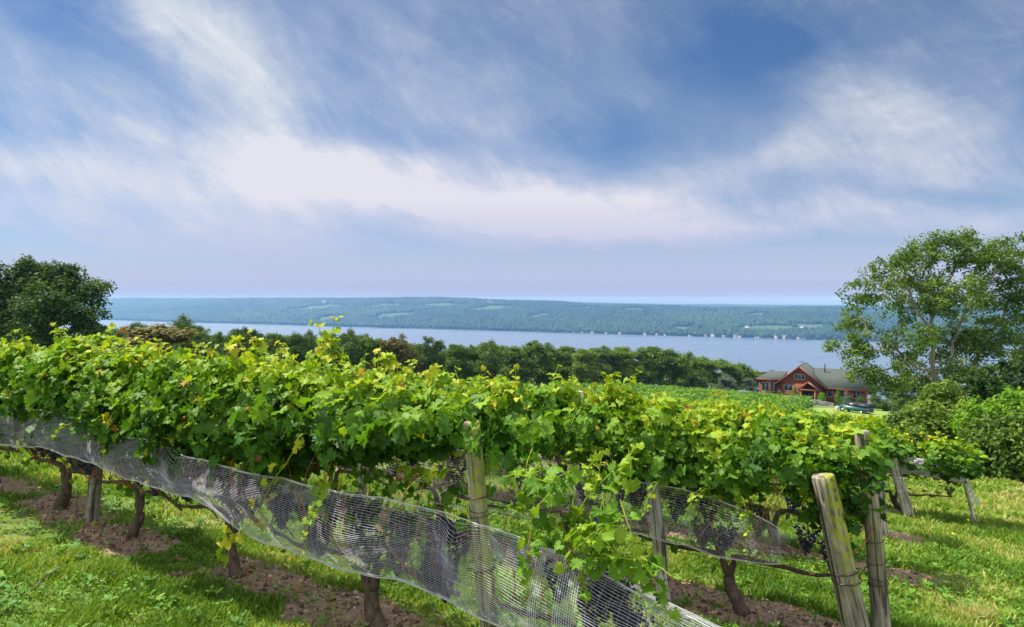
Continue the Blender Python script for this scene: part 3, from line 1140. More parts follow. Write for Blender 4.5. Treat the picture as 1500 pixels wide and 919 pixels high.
# bushes on the right of the grass track
BUSH = [('bush', [(1385, 590, 24, 34, 44), (1360, 620, 22, 30, 36), (1412, 622, 23, 26, 30)], M_TREE, 0.78, 'tall olive green bush at the foot of the big tree', 0.15, 150),
        ('bush', [(1455, 610, 21, 42, 26), (1490, 588, 21, 30, 22), (1425, 625, 21, 26, 20), (1520, 605, 21, 30, 30)], M_LIME, 0.48, 'bright yellow green bush beyond the grass track', 0.15, 170),
        ('bush', [(1470, 655, 18, 38, 32), (1505, 640, 17.5, 34, 42), (1440, 642, 18.5, 24, 26), (1540, 660, 17, 34, 40)], M_TREE, 0.66, 'dark feathery bush at the edge of the grass slope', 0.15, 190),
        ('bush', [(1345, 652, 21, 26, 24), (1322, 630, 26, 20, 26)], M_TREE, 0.7, 'low green bush behind the end of the netted row', 0.14, 90),
        ('bush', [(1500, 560, 30, 40, 40), (1440, 570, 32, 40, 34), (1540, 540, 30, 40, 60)], M_DARKTREE, 0.5, 'dark undergrowth bush behind the bright yellow green one', 0.2, 160)]
for k, (nm, ls, mt, tone, lab, sz, n) in enumerate(BUSH):
    Yc = ls[0][2]
    X = (ls[0][0] - 750) / F * Yc
    base = (X, Yc, gz(X, Yc))
    L = [lobe(a, b, c, d, e) for a, b, c, d, e in ls]
    L += [(l[0], l[1], max(base[2] + .35, l[2] - l[5] * 1.1), l[3] * .95, l[4] * .95, l[5] * .7) for l in L]
    e = big_tree(nm, base, (X, Yc, base[2] + 0.9), L, [], n, 60 + k, mt, 80, 0.34, sz, tone, lab, 0.3, 0.006, tmpl=OVAL if k in (1, 2) else DIAM)
    e['category'] = 'bush'

# ------------------------------------------------------------------ house, drive, truck
HU = np.array([math.cos(R(-32)), math.sin(R(-32))])
hx, hy = (1172 - 750) / F * 115, 115.0
M_RED = None


def house_mats():
    m, x = new_mat('red_siding')
    tc = x.n('ShaderNodeTexCoord')
    sp = x.n('ShaderNodeSeparateXYZ')
    x.link(tc.outputs['Object'], sp.inputs[0])
    fr = x.m('FRACT', x.m('MULTIPLY', sp.outputs[2], 3.6))
    ed = x.maprange(fr, 0.0, 0.18)
    n = x.noise(tc.outputs['Object'], 1.4, 5)
    col = x.mix(n, (0.11, 0.030, 0.016), (0.24, 0.072, 0.034))
    col = x.mix(ed, (0.10, 0.02, 0.012), col)
    finish(m, x, pbsdf(x, col, 0.75, 0.3, ed, 0.5, 0.03).outputs[0])
    m2, x = new_mat('shingle_roof')
    tc = x.n('ShaderNodeTexCoord')
    br = x.n('ShaderNodeTexBrick')
    x.link(tc.outputs['Object'], br.inputs[0])
    br.inputs['Scale'].default_value = 1.4
    br.inputs['Color1'].default_value = (0.065, 0.078, 0.07, 1)
    br.inputs['Color2'].default_value = (0.09, 0.102, 0.09, 1)
    br.inputs['Mortar'].default_value = (0.05, 0.055, 0.05, 1)
    n = x.noise(tc.outputs['Object'], 0.7, 5)
    col = x.mix(x.m('MULTIPLY', n, 0.5), br.outputs[0], (0.06, 0.075, 0.062))
    finish(m2, x, pbsdf(x, col, 0.95, 0.15).outputs[0])
    return m, m2


M_RED, M_ROOF = house_mats()
M_TRIM = plain('red_trim', (0.20, 0.045, 0.03), 0.6)
M_WOODTRIM = plain('cedar_trim', (0.30, 0.11, 0.05), 0.7, 0.3, 0, 0.2)
M_GLASS = plain('dark_window', (0.03, 0.045, 0.05), 0.3, 0.5)
M_DARK = plain('dark_doorway', (0.02, 0.018, 0.018), 0.8)
M_FRAME = plain('window_frame', (0.42, 0.42, 0.40), 0.6)
M_STONE = plain('stone_base', (0.42, 0.36, 0.26), 0.9, 0.2, 0, 0.3, 3)


def slab(mb, p0, p1, p2, p3, t):
    """thick sheet through four points, thickness t along its normal"""
    q = np.array([p0, p1, p2, p3], float)
    n = np.cross(q[1] - q[0], q[3] - q[0])
    n = n / np.linalg.norm(n) * t
    if n[2] < 0:
        n = -n
    V = np.concatenate([q, q + n])
    return mb.add(V, [(3, 2, 1, 0), (4, 5, 6, 7), (0, 1, 5, 4), (1, 2, 6, 5), (2, 3, 7, 6), (3, 0, 4, 7)])


def build_house():
    base = -18.6
    e = empty('red_house', (hx, hy, base), R(-32), 'red wooden house with grey green shingle roofs and a front gable, beyond the vineyard', 'house')
    e.scale = (.9, .9, .9)
    # local: x along the front to the right, y into depth, z up
    w = MB()
    w.box(4.05, 12, 1.6, 9.6, -2, 3.7)                # right wing
    w.box(-4.1, 4.05, 0, 10, -2, 4.0)                 # gable block
    w.box(-8.4, -4.1, 2.4, 8.8, -2, 4.35)               # left wing
    w.add([(-4.1, 0, 4.0), (4.05, 0, 4.0), (0, 0, 7.45), (-4.1, 10, 4.0), (4.05, 10, 4.0), (0, 10, 7.45)], [(0, 1, 2), (3, 5, 4)])
    w.add([(12, 1.6, 3.7), (12, 9.6, 3.7), (12, 5.6, 6.7)], [(0, 1, 2)])
    w.build('wall', M_RED, e)
    r = MB()
    slab(r, (0, -0.7, 7.5), (0, 10.4, 7.5), (-4.8, 10.4, 3.45), (-4.8, -0.7, 3.45), .22)
    slab(r, (0, -0.7, 7.5), (0, 10.4, 7.5), (4.8, 10.4, 3.45), (4.8, -0.7, 3.45), .22)
    slab(r, (2.2, 5.6, 6.75), (12.6, 5.6, 6.75), (12.6, 0.8, 3.35), (3.2, 0.8, 3.35), .2)
    slab(r, (2.2, 5.6, 6.75), (12.6, 5.6, 6.75), (12.6, 10.4, 3.35), (3.2, 10.4, 3.35), .2)
    r.add([(-8.9, 1.9, 4.36), (-3.9, 1.9, 4.36), (-3.9, 9.3, 4.36), (-8.9, 9.3, 4.36), (-6.6, 5.6, 5.7), (-3.0, 5.6, 5.9),
           (-8.9, 1.9, 4.2), (-3.9, 1.9, 4.2), (-3.9, 9.3, 4.2), (-8.9, 9.3, 4.2)],
          [(0, 1, 5, 4), (2, 3, 4, 5), (0, 6, 7, 1), (1, 7, 8, 2), (2, 8, 9, 3), (3, 9, 6, 0), (6, 9, 8, 7)])
    r.add([(-8.9, 1.9, 4.36), (-8.9, 9.3, 4.36), (-6.6, 5.6, 5.7), (-3.9, 1.9, 4.36), (-3.9, 9.3, 4.36), (-3, 5.6, 5.9)], [(0, 2, 1), (3, 4, 5)])
    rf = r.build('roof', M_ROOF, e)
    t = MB()
    slab(t, (0, -0.78, 7.35), (0, -0.72, 7.35), (-4.85, -0.72, 3.26), (-4.85, -0.78, 3.26), .34)
    slab(t, (0, -0.78, 7.35), (0, -0.72, 7.35), (4.85, -0.72, 3.26), (4.85, -0.78, 3.26), .34)
    t.box(4.9, 12.6, .70, .78, 3.2, 3.42)
    t.box(-8.95, -4.9, 1.78, 1.88, 4.05, 4.33)
    t.build('fascia', M_TRIM, e)
    MB().box(8.0, 12.05, 1.5, 1.58, -2, 0.55).build('stone_base', M_STONE, e)

    def window(x0, x1, z0, z1, y, n=2):
        f = MB()
        g = .09
        f.box(x0, x1, y - .07, y - .01, z0, z0 + g).box(x0, x1, y - .07, y - .01, z1 - g, z1)
        for k in range(n + 1):
            xx = x0 + (x1 - x0 - g) * k / n
            f.box(xx, xx + g, y - .065, y - .012, z0 + g + .002, z1 - g - .002)
        o = f.build('window', M_FRAME, e)
        MB().box(x0 + .02, x1 - .02, y - .03, y - .005, z0 + .02, z1 - .02).build('pane', M_GLASS, o)
    window(-1.0, 1.0, 4.9, 6.0, 0, 3)
    window(-3.0, -1.3, 2.4, 3.6, 0, 2)
    window(-7.8, -6.3, 1.6, 3.6, 2.4, 2)
    window(-6.1, -4.6, 1.6, 3.6, 2.4, 2)
    window(5.0, 6.1, 1.5, 3.1, 1.6, 1)
    window(9.6, 11.0, 1.5, 3.0, 1.6, 2)
    window(7.2, 8.2, 1.5, 3.0, 1.6, 1)
    # porch
    p = MB()
    p.box(0.35, 0.62, -2.2, -1.95, -1, 2.9).box(3.0, 3.27, -2.2, -1.95, -1, 2.9)
    p.box(0.1, 3.5, -2.25, -2.0, 2.9, 3.15)
    slab(p, (1.8, -2.35, 4.5), (1.8, -2.2, 4.5), (-0.1, -2.2, 3.05), (-0.1, -2.35, 3.05), .25)
    slab(p, (1.8, -2.35, 4.5), (1.8, -2.2, 4.5), (3.7, -2.2, 3.05), (3.7, -2.35, 3.05), .25)
    p.build('porch_frame', M_WOODTRIM, e)
    pr = MB()
    slab(pr, (1.8, -2.19, 4.55), (1.8, 0.0, 4.55), (-0.1, 0.0, 3.1), (-0.1, -2.19, 3.1), .12)
    slab(pr, (1.8, -2.19, 4.55), (1.8, 0.0, 4.55), (3.7, 0.0, 3.1), (3.7, -2.19, 3.1), .12)
    pr.build('porch_roof', M_ROOF, e)
    d = MB().box(0.7, 2.9, -.06, -.005, 0, 2.8).build('door', M_DARK, e)
    # pipe, ridge vane, left terrace rail
    MB().tube([(4.3, 4.5, 6.2), (4.3, 4.5, 8.0)], 0.10, 8).build('vent_pipe', M_DARK, e)
    v = MB().tube([(0, 3.5, 7.6), (0, 3.5, 8.5)], 0.03, 6)
    v.tube([(-.7, 3.5, 8.3), (.5, 3.5, 8.35)], 0.035, 5)
    v.build('weather_vane', M_DARK, e)
    rl = MB()
    for k in range(9):
        rl.box(-8.8 + k * .56, -8.74 + k * .56, 1.0, 1.06, 0.3, 1.3)
    rl.box(-8.85, -4.2, .98, 1.08, 1.3, 1.38).box(-8.85, -4.2, .98, 1.08, .3, .36)
    rl.box(-8.85, -4.2, .98, 2.38, -.2, .28)
    rl.build('terrace_rail', M_FRAME, e)


build_house()


def sheet(name, pts_center, widths, mat, lift, nacross=6, label=None):
    """a strip that follows the ground"""
    c = np.array(pts_center, float)
    t = np.linspace(0, len(c) - 1, 60)
    cx_, cy_ = np.interp(t, np.arange(len(c)), c[:, 0]), np.interp(t, np.arange(len(c)), c[:, 1])
    wd = np.interp(t, np.arange(len(c)), widths)
    tx, ty = np.gradient(cx_), np.gradient(cy_)
    L = np.hypot(tx, ty)
    nx, ny = -ty / L, tx / L
    s = np.linspace(-.5, .5, nacross + 1)
    edge = 1 + 0.12 * (fbm(t * 2, t * 0, 70) - .5)
    X = cx_[:, None] + nx[:, None] * s[None] * (wd * edge)[:, None]
    Y = cy_[:, None] + ny[:, None] * s[None] * (wd * edge)[:, None]
    Z = ground_z(X, Y) + lift
    V = np.stack([X, Y, Z], -1).reshape(-1, 3)
    n = nacross + 1
    i = np.arange(len(t) - 1)[:, None] * n
    j = np.arange(nacross)[None]
    Q = np.stack([i + j, i + n + j, i + n + j + 1, i + j + 1], -1).reshape(-1, 4)
    return tag(obj(name, mesh_data(name, V, Q, mat, None, True)), kind='structure')


def gmat(name, stops, sc):
    m, x = new_mat(name)
    tc = x.n('ShaderNodeTexCoord')
    n = x.noise(tc.outputs['Object'], sc, 7, 0.65)
    return finish(m, x, pbsdf(x, x.ramp(n, stops), 0.95, 0.15, n, 0.4, 0.03).outputs[0])


M_GRAVEL = gmat('gravel_drive', [(0.3, (0.13, 0.125, 0.14)), (0.7, (0.24, 0.235, 0.26))], 2.5)
M_LAWN = gmat('mown_lawn', [(0.3, (0.13, 0.20, 0.04)), (0.7, (0.24, 0.30, 0.08))], 0.6)
M_TRACK = gmat('bare_track', [(0.3, (0.20, 0.17, 0.09)), (0.7, (0.36, 0.29, 0.18))], 3)


def ground_pt(px, py):
    a, b = (px - 750) / F, (HY - py) / F
    Ys = np.arange(2.5, 240, 0.1)
    h = hz(a * Ys, Ys)
    i = int(np.argmax(h > b * Ys))
    return a * Ys[i], Ys[i]


dp = [(hx + 9, hy - 13), (hx + 14, hy - 17)] + [ground_pt(*p) for p in ((1285, 593), (1312, 599), (1335, 608), (1360, 622))]
sheet('lawn', [(hx - 6, hy - 16), (hx + 6, hy - 22), (hx + 11, hy - 34), (hx + 7, hy - 52)], [12, 22, 26, 20], M_LAWN, 0.12, 30)
sheet('driveway', dp, [5, 5, 5, 4.5, 4.2, 4], M_GRAVEL, 0.24)
tr = [ground_pt(*p) for p in ((1395, 668), (1430, 683), (1465, 697), (1500, 712), (1560, 740))]
sheet('dirt_track', tr, [0.5, 0.8, 0.9, 0.8, 0.8], M_TRACK, 0.03)

M_TEAL = plain('teal_car_paint', (0.008, 0.075, 0.085), 0.4, 0.5)
M_TYRE = plain('tyre_rubber', (0.02, 0.02, 0.02), 0.85)
M_RIM = plain('steel_rim', (0.4, 0.4, 0.42), 0.35, 0.5, 0.7)
M_LAMP = plain('red_lamp', (0.55, 0.02, 0.02), 0.3)
M_CHROME = plain('bumper_metal', (0.35, 0.35, 0.37), 0.3, 0.5, 0.8)
M_BLACK = plain('black_cap', (0.02, 0.024, 0.03), 0.55, 0.4)


def build_truck():
    X, Y = ground_pt(1254, 606)
    z = gz(X, Y)
    e = empty('parked_truck', (X, Y, z + 0.02), R(118), 'dark teal pickup with a black bed cover parked on the lawn below the house', 'pickup truck')
    b = MB()
    prof = [(-2.4, .45), (2.35, .45), (2.42, .75), (2.35, 1.02), (1.25, 1.12), (-2.42, 1.12)]
    b.prism(prof, -.88, .88)
    b.build('body', M_TEAL, e)
    MB().prism([(1.25, 1.121), (0.65, 1.62), (-0.55, 1.66), (-.75, 1.121)][::-1], -.80, .80).build('cab', M_BLACK, e)
    c = MB()
    c.prism([(-.78, 1.13), (-.62, 1.64), (-2.25, 1.60), (-2.38, 1.13)][::-1], -.82, .82)
    c.build('bed_cover', M_BLACK, e)
    g = MB()
    for s in (-1, 1):
        y0, y1 = sorted((s * .805, s * .815))
        g.prism([(1.05, 1.18), (0.6, 1.55), (-0.5, 1.58), (-.6, 1.18)][::-1], y0, y1)
    g.build('window', M_GLASS, e)
    for sx in (-1.55, 1.55):
        for s in (-1, 1):
            y0, y1 = sorted((s * .70, s * .93))
            wv = MB().tube([(sx, y0, .36), (sx, y1, .36)], .36, 18)
            o = wv.build('wheel', M_TYRE, e)
            MB().tube([(sx, s * .925, .36), (sx, s * .945, .36)], .20, 14).build('rim', M_RIM, o)
    for s in (-1, 1):
        y0, y1 = sorted((s * .72, s * .87))
        MB().box(-2.46, -2.41, y0, y1, .72, 1.08).build('tail_light', M_LAMP, e)
        MB().box(2.36, 2.43, y0, y1, .72, .9).build('headlight', M_RIM, e)
    MB().box(-2.56, -2.44, -.86, .86, .42, .60).build('bumper', M_CHROME, e)


build_truck()
# white barrel by the truck
bx_, by_ = ground_pt(1228, 604)
zb = gz(bx_, by_)
e = empty('white_barrel', (bx_, by_, zb), 0, 'small white barrel standing left of the teal pickup', 'barrel')
th = np.linspace(0, 1, 9)
mb = MB().tube([(0, 0, .9 * t) for t in th], [.26, .30, .31, .30, .31, .30, .31, .30, .26], 16)
mb.build('barrel_body', M_WHITE, e)
MB().tube([(0, 0, .9), (0, 0, .95)], .12, 10).build('lid', M_FRAME, e)


def shrub(px, py_top, d_off, w, h, mat, tone, label, conical=False):
    o = np.array([hx, hy]) + HU * d_off[0] + np.array([-HU[1], HU[0]]) * d_off[1]
    z0 = max(gz(o[0], o[1]), -20.5)
    e = empty('shrub', (o[0], o[1], z0), 0, label, 'shrub', 'shrubs in front of the house')
    rg = np.random.RandomState(int(px))
    n = 1600
    zz = rg.rand(n)
    r = w / 2 * ((1 - zz) ** .8 if conical else np.sqrt(np.clip(1 - (2 * zz - 1) ** 2, 0, 1)) * .9 + .1) * rg.rand(n) ** .4
    a = rg.rand(n) * 6.283
    H = (-18.6 + h) - z0
    P = np.stack([np.cos(a) * r, np.sin(a) * r, zz * H + .05], -1)
    N = np.stack([np.cos(a), np.sin(a), .6 + 0 * a], -1) + rg.randn(n, 3) * .4
    V, Fc, tt = scatter(DIAM, P, N, rg.randn(n, 3) + [0, 0, .8], rg.uniform(.14, .26, n), np.clip(tone + .15 * rg.randn(n), 0, 1))
    obj('foliage', mesh_data('foliage', V, Fc, mat, tt), e)
    MB().tube([(0, 0, -.3), (0, 0, H * .6)], .06, 6).build('stem', M_TRUNK, e)


shrub(1246, 574, (8.2, -4.2), 2.6, 2.9, M_GREY, .45, 'blue grey conical shrub in front of the right wing', True)
shrub(1171, 562, (-.6, -1.6), 1.4, 2.9, M_LIME, .35, 'upright green shrub left of the porch', True)
shrub(1196, 566, (4.0, -2.4), 1.4, 2.4, M_LIME, .4, 'small yellowish shrub right of the porch')
shrub(1225, 564, (6.4, .1), 1.7, 2.9, M_LIME, .3, 'tall olive shrub between the two wing windows', True)
shrub(1232, 572, (7.3, -.2), 1.8, 1.7, M_TREE, .6, 'low round shrub beside the tall olive one')
shrub(1158, 568, (-3.0, -1.2), 2.6, 1.7, M_DARKTREE, .6, 'low dark shrub under the lower gable window')
shrub(1262, 570, (10.0, .3), 1.6, 1.9, M_TREE, .5, 'dark green shrub against the right end of the wall')

# ------------------------------------------------------------------ grape vines
def cane_protos():
    out = []
    for k in range(9):
        rg = np.random.RandomState(1000 + k)
        lean = rg.uniform(-.30, .30)
        h = rg.uniform(.45, .75)
        q = rg.uniform(0, 6)
        pts = [(lean * t ** 1.4 + .05 * math.sin(t * 5 + q) - .05 * math.sin(q), rg.uniform(-.012, .012) - 0.14 * math.sin(t * 2.4), h * t) for t in np.linspace(0, 1, 10)]
        out.append(MB().tube(pts, np.linspace(.0052, .0030, 10), 5, False).data('cane', M_CANE, True))
    return out


CANES = cane_protos()


def add_canes(e, rg, L, n, shift=0.0):
    for k in range(n):
        obj('cane', CANES[rg.randint(9)], e, (shift + rg.uniform(-L / 2, L / 2), rg.uniform(-.05, .03), .45 + rg.uniform(-.02, .03)), rg.choice([0, math.pi * .12, -.4]))


def shoot(LP, CV, rg, p, direc, length, s0, s1, tone, droop=0.25, dens=0.055):
    """a leafy shoot: stem tube into CV (MB), leaves appended to LP lists"""
    n = max(3, int(length / dens))
    P = [np.array(p, float)]
    d = np.array(direc, float)
    d /= np.linalg.norm(d)
    for k in range(n):
        d = d + rg.randn(3) * 0.13 + np.array([0, 0, -droop * dens * 4])
        d /= np.linalg.norm(d)
        P.append(P[-1] + d * length / n)
    CV.tube(P, np.linspace(.0042, .0022, len(P)), 4, False)
    for k in range(1, len(P)):
        t = k / (len(P) - 1)
        for q in range(2 if t < .75 else 1):
            side = np.cross(d, [0, 0, 1]) * (1 if (k + q) % 2 else -1) + rg.randn(3) * .45
            side = side / (np.linalg.norm(side) + 1e-9)
            s = s0 + (s1 - s0) * t
            LP['P'].append(P[k] + side * s * .35)
            LP['N'].append(side * .4 + np.array([0, -.15, .75]) + rg.randn(3) * .35)
            LP['T'].append(side + np.array([0, 0, -.6]))
            LP['S'].append(s * rg.uniform(.8, 1.15))
            LP['t'].append(tone + .14 * t + rg.randn() * .09)


def canopy(seed, L, top, bot, hw, n, size, detail=True, shoots=7, side_noise=1.0, sparse=28, tone=0.40, u_shift=0.0, over=0.18, extra=None, holes=()):
    """foliage of one vine in local axes x along the row, y downhill, z up from the ground"""
    rg = np.random.RandomState(seed)
    LP = {k: [] for k in 'PNTSt'}
    CV = MB()
    m = int(n * 1.35)
    u = rg.uniform(-L / 2 - over, L / 2 + over, m)
    ug = u + u_shift
    zt, zb = top(u), bot(u)
    th = rg.uniform(0, 2 * math.pi, m)
    r = rg.rand(m) ** 0.33
    lump = 0.55 + 1.15 * (fbm(ug * 3.0, np.sin(th) * 1.9 + 3 + np.sign(np.cos(th)), seed % 97) - 0.15) * side_noise
    cy = hw * r * np.cos(th) * lump
    sz_ = np.sin(th)
    zc, hh = (zt + zb) / 2, (zt - zb) / 2
    cz = zc + hh * r * sz_ * np.where(sz_ > 0, 0.84 + 0.20 * lump, 0.75 + .4 * lump)
    gap = fbm(ug * 3.2 + 9, cz * 3.2, seed % 89 + 20)
    keep = (gap > 0.40 + .08 * (sz_ < -.2)) | (rg.rand(m) < .13)
    idx = np.where(keep)[0][:n]
    P = np.stack([u, cy, cz], -1)[idx]
    nn = len(idx)
    out = np.stack([0 * u, np.cos(th), np.sin(th)], -1)[idx]
    N = out * np.array([1, .8, .45]) + np.array([0, 0, .34]) + rg.randn(nn, 3) * .55
    T = np.stack([rg.randn(nn) * .7, out[:, 1] * .3 + rg.randn(nn) * .3, np.full(nn, -1.0)], -1)
    S = size * np.clip(.95 + .30 * rg.randn(nn), .4, 1.8)
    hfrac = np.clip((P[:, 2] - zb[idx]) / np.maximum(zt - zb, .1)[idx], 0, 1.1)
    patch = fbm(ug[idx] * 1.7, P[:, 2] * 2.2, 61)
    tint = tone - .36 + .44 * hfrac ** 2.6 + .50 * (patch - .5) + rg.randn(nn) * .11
    rare = rg.rand(nn)
    tint = np.where(rare > .988, rg.uniform(.84, 1.0, nn), tint)
    LP['P'] += list(P)
    LP['N'] += list(N)
    LP['T'] += list(T)
    LP['S'] += list(S)
    LP['t'] += list(tint)
    # thin leaves in the fruit zone
    for k in range(sparse):
        LP['P'].append(np.array([rg.uniform(-L / 2, L / 2), rg.uniform(-.22, .2), rg.uniform(.42, 1.05) if rg.rand() < .3 else rg.uniform(.75, 1.1)]))
        LP['N'].append(rg.randn(3) * .6 + [0, -.6, .5])
        LP['T'].append(rg.randn(3) * .6 + [0, 0, -1])
        LP['S'].append(size * rg.uniform(.5, 1.05))
        LP['t'].append(.33 + rg.randn() * .12)
    for k in range(shoots):
        uu = rg.uniform(-L / 2, L / 2)
        z = float(top(np.array([uu]))[0]) - .10
        if rg.rand() < .62:
            shoot(LP, CV, rg, (uu, rg.uniform(-.15, .15), z), (rg.uniform(-.7, .7), rg.uniform(-.5, .4), 1), rg.uniform(.14, .34), size * 1.0, size * .72, .56, .45)
        else:
            shoot(LP, CV, rg, (uu, rg.choice([-.22, .2]), z - rg.uniform(.1, .5)), (rg.uniform(-.9, .9), rg.choice([-1, 1]) * .7, .2), rg.uniform(.25, .55), size * .95, size * .4, .52, 1.0)
    if extra:
        for (p, dr, ln, s0, s1, tn, dp_) in extra:
            shoot(LP, CV, rg, p, dr, ln, s0, s1, tn, dp_)
    P, N, T = np.array(LP['P']), np.array(LP['N']), np.array(LP['T'])
    S, tt = np.array(LP['S']), np.clip(np.array(LP['t']), 0, 1)
    for (hu, hw_, hz_) in holes:          # leaves tied back from the posts
        kk = ~((np.abs(P[:, 0] - hu) < hw_) & (P[:, 1] < .12) & (P[:, 2] < hz_))
        P, N, T, S, tt = P[kk], N[kk], T[kk], S[kk], tt[kk]
    tm = LEAVES if detail else LEAVES_LO
    which = rg.randint(0, len(tm), len(P))
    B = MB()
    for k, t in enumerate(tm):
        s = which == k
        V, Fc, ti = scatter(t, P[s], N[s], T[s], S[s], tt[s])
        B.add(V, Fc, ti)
    # the green stems belong to the foliage
    for V, Fq in zip([np.concatenate(CV.V)] if CV.V else [], [np.concatenate(CV.Fq)] if CV.Fq else []):
        B.add(V, Fq, .72)
    return B, CV


def trunk_mb(seed, L, h=0.46, arms=True, thick=1.0):
    rg = np.random.RandomState(seed)
    mb = MB()
    kx, ky = rg.uniform(-.06, .06, 2)
    lean = rg.uniform(-.12, .12)
    pts, rad = [], []
    for k, t in enumerate(np.linspace(0, 1, 9)):
        pts.append((lean * t + kx * math.sin(t * 5), ky * math.sin(t * 4), -.12 + (h * .55 + .12) * t))
        rad.append(thick * (.062 - .016 * t + .018 * math.exp(-((t - .12) / .15) ** 2)))
    mb.tube(pts, rad, 10, True, rough=.16, rng=rg)
    tip = np.array(pts[-1])
    for s in (-1, 1):
        P, q = [], tip.copy() + np.array([0, 0, -.03])
        sp = rg.uniform(.03, .07)
        for t in np.linspace(0, 1, 12):
            if t < .4:
                P.append(q + np.array([s * sp * math.sin(t / .4 * 1.57), 0, h * .5 * t / .4]) + rg.randn(3) * .006)
            else:
                v = (t - .4) / .6
                P.append(q + np.array([s * (sp + (L / 2 - .06) * v), .03 * math.sin(v * 5), h * .5 + .03 * math.sin(v * 3.14 + seed)]) + rg.randn(3) * .007)
        mb.tube(P, np.linspace(.034, .013, 12) * thick, 8, True, rough=.15, rng=rg)
    return mb


def bunch_data(seed):
    rg = np.random.RandomState(seed)
    t = (1 + 5 ** .5) / 2
    iv = nrm(np.array([(-1, t, 0), (1, t, 0), (-1, -t, 0), (1, -t, 0), (0, -1, t), (0, 1, t), (0, -1, -t), (0, 1, -t), (t, 0, -1), (t, 0, 1), (-t, 0, -1), (-t, 0, 1)], float))
    ifc = np.array([(0, 11, 5), (0, 5, 1), (0, 1, 7), (0, 7, 10), (0, 10, 11), (1, 5, 9), (5, 11, 4), (11, 10, 2), (10, 7, 6), (7, 1, 8),
                    (3, 9, 4), (3, 4, 2), (3, 2, 6), (3, 6, 8), (3, 8, 9), (4, 9, 5), (2, 4, 11), (6, 2, 10), (8, 6, 7), (9, 8, 1)])
    # one subdivision
    vs = [tuple(v) for v in iv]
    cache, f2 = {}, []

    def mid(a, b):
        k = (min(a, b), max(a, b))
        if k not in cache:
            v = np.array(vs[a]) + np.array(vs[b])
            vs.append(tuple(v / np.linalg.norm(v)))
            cache[k] = len(vs) - 1
        return cache[k]
    for a, b, c in ifc:
        ab, bc, ca = mid(a, b), mid(b, c), mid(c, a)
        f2 += [(a, ab, ca), (b, bc, ab), (c, ca, bc), (ab, bc, ca)]
    vs, f2 = np.array(vs), np.array(f2)
    mb = MB()
    H = rg.uniform(.13, .19)
    pts = []
    for _ in range(900):
        z = rg.rand()
        r = .046 * (1 - z) ** .55 * (.75 + .5 * rg.rand()) * (1.15 if z < .35 else 1)
        a = rg.rand() * 6.283
        p = np.array([math.cos(a) * r, math.sin(a) * r, -z * H])
        if all(np.linalg.norm(p - q) > .0135 for q in pts):
            pts.append(p)
        if len(pts) > 75:
            break
    for p in pts:
        mb.add(vs * rg.uniform(.0078, .0098) + p, f2, rg.rand())
    return mb.data('grape_bunch', M_GRAPE, True)


BUNCH = [bunch_data(s) for s in range(4)]
STEM = MB().tube([(0, 0, -.02), (.004, 0, .03), (0, .003, .07)], .0022, 4, False).data('stem', M_STEM)


def add_bunches(e, rg, L, n, lo=.60, hi=.92, y0=-.06):
    for k in range(n):
        o = obj('grape_bunch', BUNCH[rg.randint(4)], e, (rg.uniform(-L / 2, L / 2), y0 + rg.uniform(-.09, .07), rg.uniform(lo, hi)), rg.uniform(0, 6.28))
        s = rg.uniform(.9, 1.45)
        o.scale = (s, s, s)
        obj('stem', STEM, o)


# --- front row: one vine after another with its own foliage
def loc_row(d, u):
    x_, y_ = xy(d, u)
    return x_, y_


# height of the leafy top over the ground along the front row, read off the photograph
tp = []
for px, py in ((-120, 525), (0, 512), (60, 500), (130, 498), (180, 492), (230, 516), (290, 530), (345, 514), (390, 526), (450, 530), (520, 532), (560, 536), (600, 556), (640, 548), (690, 558), (725, 550), (770, 572)):
    X, Y, Z, U = px_on_plane(px, py, D1)
    tp.append((U, Z - .07))
TPU = np.array([t[0] for t in tp])
TPZ = np.array([t[1] for t in tp])
BPX = []
for px, py in ((-120, 625), (0, 612), (100, 640), (200, 655), (300, 668), (400, 684), (480, 668), (560, 662), (640, 650), (700, 640), (760, 650)):
    X, Y, Z, U = px_on_plane(px, py, D1)
    BPX.append((U, Z))
BPX = np.array(BPX)

random.seed(21)
rgA = np.random.RandomState(77)
row1_u = []
POST1U = px_on_plane(704, 700, D1 - .22)[3]
for px, py in ((85, 748), (195, 780), (345, 838), (556, 925)):
    row1_u.append(px_on_plane(px, py, D1)[3])
row1_u = [row1_u[0] - 3.3, row1_u[0] - 1.65] + row1_u
row1_u = sorted(row1_u) + [row1_u[-1] + 1.6]
ROWN = ['left-edge', 'second visible', 'third', 'fourth', 'fifth', 'sixth', 'seventh']
R1LAB = ['front row grape vine cut off by the left edge of the picture',
         'front row grape vine whose thin trunk stands at the left picture edge',
         'front row grape vine with thick swollen trunk foot left of the leaning grey post',
         'front row grape vine with U-shaped double trunk right of the leaning grey post',
         'front row grape vine with dark trunk behind a hanging yellow leafed shoot',
         'front row grape vine with shaggy trunk under the lowest part of the white net',
         'front row grape vine right of the mossy post with shoots hanging over the net']
